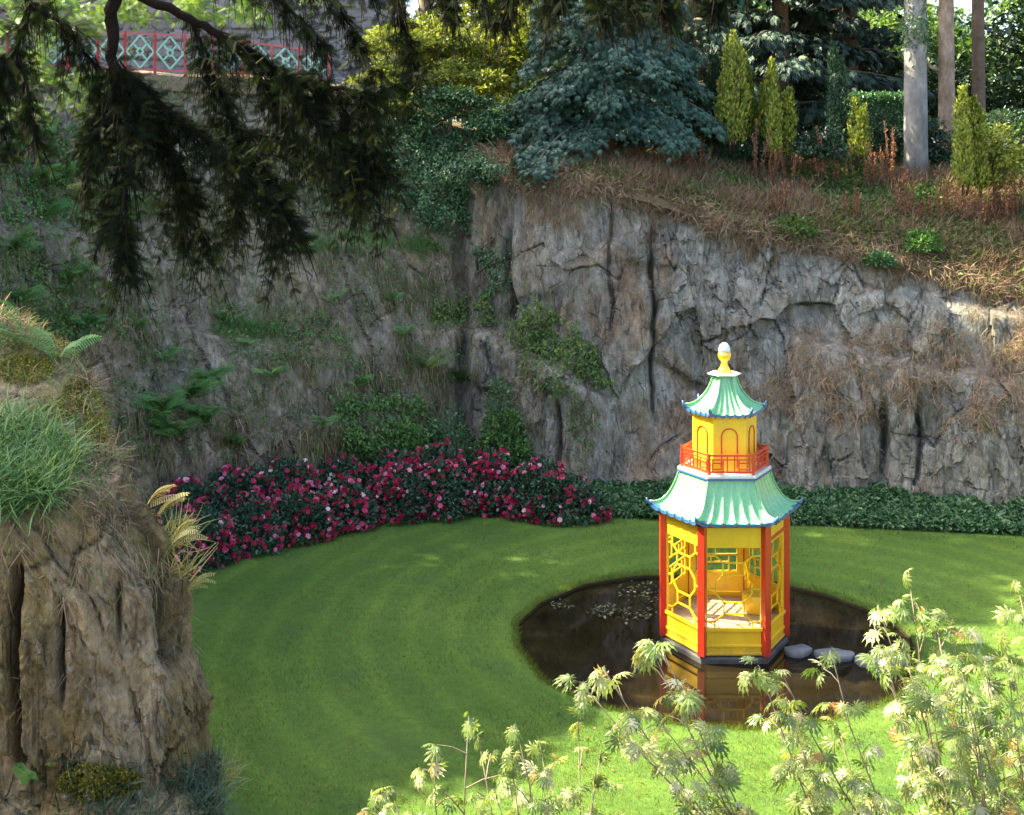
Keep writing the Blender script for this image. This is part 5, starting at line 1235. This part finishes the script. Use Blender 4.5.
# ------------------------------------------------------------------ yew hanging over the upper left
def yew():
    rp = np.array([-4.6, 4.6, 6.2]); root = empty('yew_tree', rp, label='dark yew whose drooping boughs hang across the upper left', cat='tree')
    mb = MB(); mb.tube([(0, 0, -.6), (.05, 0, 1.2), (.25, .1, 3), (.3, .1, 5)], [.3, .25, .2, .12], 12); mb.build('trunk', M['bark_d'], root)
    Yd = 5.0
    sk = [  # polylines in picture degrees of the main boughs, with widths
      [(115,-60,.028),(114,10,.026),(112,62,.024),(118,95,.014),(96,140,.008),(84,195,.004)],
      [(100,-70,.03),(135,-6,.022),(190,18,.018),(235,42,.016),(280,72,.014),(325,88,.010),(370,92,.007),(402,84,.004)],
      [(112,62,.014),(150,96,.010),(185,125,.009),(225,155,.007),(262,190,.005),(300,232,.003)],
      [(112,62,.012),(135,110,.008),(130,160,.006),(122,215,.005),(128,262,.003)],
      [(190,18,.010),(210,70,.008),(230,110,.006),(240,170,.005),(232,235,.003)],
      [(235,42,.010),(275,105,.008),(305,150,.006),(345,185,.004),(392,222,.002)],
      [(280,72,.009),(320,120,.006),(350,150,.004),(378,185,.002)],
      [(118,95,.008),(160,130,.006),(180,180,.004),(182,240,.002)],
      [(185,125,.009),(235,128,.007),(290,140,.006),(330,160,.004),(352,196,.002)],
      [(150,96,.009),(165,150,.006),(190,190,.005),(205,245,.003)],[(225,155,.007),(265,165,.005),(282,200,.004),(286,246,.002)],[(300,80,.009),(345,112,.006),(372,140,.004),(388,172,.002)],[(118,95,.008),(90,130,.006),(108,190,.004),(104,235,.003)],
      [(60,-60,.02),(30,0,.014),(15,50,.01),(30,100,.006),(40,150,.003)],
      [(30,0,.01),(70,30,.008),(95,70,.006),(100,120,.003)],
      [(15,50,.008),(0,80,.006),(-10,130,.004)],
      [(150,-60,.02),(200,-30,.016),(260,-12,.012),(330,-5,.010),(400,-8,.008),(470,-12,.007),(560,-14,.006),(650,-16,.005),(740,-12,.003)],
      [(330,-5,.008),(350,25,.006),(362,50,.004),(372,80,.002)],[(395,-8,.006),(402,20,.005),(408,48,.003),(412,74,.002)],[(260,-12,.008),(300,20,.006),(330,50,.004)],
      [(470,-12,.005),(486,4,.003),(492,24,.002)],[(520,-14,.005),(512,0,.003),(508,18,.002)],[(590,-14,.004),(600,0,.003),(606,12,.002)],[(660,-14,.004),(664,0,.003),(668,14,.002)],[(720,-14,.004),(716,0,.003),(712,6,.002)],
      [(440,-12,.005),(448,-2,.003),(452,10,.002)],[(560,-14,.005),(556,-4,.003),(552,10,.002)],[(630,-14,.004),(634,0,.003),(636,10,.002)]]
    PS, DS, SS_ = [], [], []; 
    for bi, line in enumerate(sk):
        yd = Yd+rng.uniform(-.35, .5); pts = np.array([at(a, b_, yd+.12*j*(rng.random()-.4)) for j, (a, b_, _) in enumerate(line)])-rp; rad = [c_ for (_, _, c_) in line]
        s_ = np.linspace(0, len(pts)-1, len(pts)*5); P = np.stack([np.interp(s_, np.arange(len(pts)), pts[:, k]) for k in range(3)], 1)+rng.normal(size=(len(s_), 3))*.006
        Rr = np.interp(s_, np.arange(len(pts)), rad)
        if bi in (0, 1, 13, 16): P = np.vstack([np.array([.25, .1, 2.6])*.5+P[0]*.5+[0, 0, .1], P]); P = np.vstack([[.2, .1, 2.2], P]); Rr = np.r_[.05, .04, Rr]
        mb = MB(); mb.tube(P, Rr, 6); mb.build('bough', M['bark_d'], root)
        tw = MB(); TG = nrm(np.gradient(P, axis=0))
        for j in range(len(P)):
            if Rr[j] > .017 or rng.random() < .22: continue
            den = 4
            if bi >= 16: den = 3
            for q in range(den):
                L_ = rng.uniform(.05, .24)*(1.0 if bi < 16 else .6); sg = 1 if (j+q) % 2 else -1
                side = nrm(np.cross(TG[j], [0.15*rng.normal(), 1, .2*rng.normal()])); 
                d = nrm(TG[j]*rng.uniform(.1, .8)+side*sg*rng.uniform(.2, .9)+np.array([0, rng.normal()*.5, -rng.uniform(.2, 1.0)]))
                b0 = P[j]+rng.normal(size=3)*.012; m_ = max(2, int(L_/.03))
                tt2 = np.linspace(0, 1, m_); pth = b0+d*L_*tt2[:, None]+np.array([0, 0, -.10])*tt2[:, None]**2
                tw.tube(pth, np.linspace(.0026, .0012, m_), 3, cap=False)
                for u in range(m_-1):
                    for v in (-1, 1):
                        sv_ = nrm(np.cross(d, [0, 1, 0])+1e-6)*v
                        PS.append(pth[u]); DS.append(nrm(d*.8+sv_*.7+rng.normal(size=3)*.25-UP*.15)); SS_.append(rng.uniform(.04, .075)*(1.1-.5*tt2[u]))
        if tw.n: tw.build('twigs', M['bark_d'], root)
    PS, DS = np.array(PS), np.array(DS); n = len(PS); print('yew sprays', n)
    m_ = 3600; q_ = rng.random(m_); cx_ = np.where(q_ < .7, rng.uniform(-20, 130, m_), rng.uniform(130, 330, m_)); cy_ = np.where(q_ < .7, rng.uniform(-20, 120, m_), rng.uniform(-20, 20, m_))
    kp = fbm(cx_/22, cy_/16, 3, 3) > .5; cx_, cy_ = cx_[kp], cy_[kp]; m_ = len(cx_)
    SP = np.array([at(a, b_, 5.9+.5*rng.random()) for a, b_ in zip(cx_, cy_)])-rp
    leaves('sun_tinted_sprays', [scat(NEEDLE, SP, nrm(rng.normal(size=(m_, 3))*[1, 1, .5]-UP*.5), upz(m_, .5), rng.uniform(.04, .09, m_))], L['mid'], root)  # sunlight put into the colour: paler green than the rest of the yew
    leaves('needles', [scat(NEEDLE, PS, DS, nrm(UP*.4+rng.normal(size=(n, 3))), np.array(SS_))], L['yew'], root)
    n = 9000; c = np.array([[-.6,-.4,3.2],[.6,-1.2,3.8],[-1.6,-.2,3.0],[1.8,-1.4,4.0]])[rng.integers(0, 4, n)]
    pos = c+rdir(n)*rng.random((n, 1))**.4*[1.3, 1.0, .8]
    pos = pos[((EYE-(pos[:, 2]+rp[2]))*F/(pos[:, 1]+rp[1])+HY) < -25]; n = len(pos)
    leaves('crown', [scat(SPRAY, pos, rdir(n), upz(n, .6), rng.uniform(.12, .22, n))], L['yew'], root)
yew()

# ------------------------------------------------------------------ unseen trees on the left rim, crowns placed and shaped to shade lawn and cliff
def shade_tree(x, y, H, blobs, label, n=9000):
    z = hill_z(x, y)-.2; tree('shade_tree', x, y, z, H, [(a-x, b_-y, c_-z, d, e, f_) for (a, b_, c_, d, e, f_) in blobs], n, L['mid'], label, (.22,.42), .3, group='unseen shade trees added on the left rim', sub=40)
shade_tree(-15.2, 27.2, 16, [(-15,27.2,20.3,2.8,2.9,3.4),(-15,26.8,15,3.0,3.0,3.4)], 'tallest unseen shade tree added on the left rim behind the railing', 16000)
shade_tree(-15.0, 21.6, 7, [(-14.6,22.3,13.6,2.2,1.7,2.2),(-14.8,20.4,12.6,2.2,2.0,2.4)], 'lower unseen shade tree added on the left rim beside the tallest one', 13000)
shade_tree(-15.0, 17.5, 6, [(-14.6,18.9,12.8,2.2,1.6,1.8),(-14.8,16.4,10.2,2.2,2.0,1.7)], 'third unseen shade tree added on the left rim counted from the railing', 13000)
shade_tree(-14.8, 12.3, 6, [(-14.6,12.0,13.0,2.0,2.0,2.0),(-14.6,13.8,10.8,1.8,1.6,1.5)], 'fourth unseen shade tree added on the left rim counted from the railing', 10000)
shade_tree(-17.0, 31.6, 18, [(-16.8,30.8,25,2.6,1.9,4.2),(-17,30.6,19,2.8,2.0,3.6)], 'highest unseen tree, added behind the tallest rim tree to shade the right cliff', 14000)
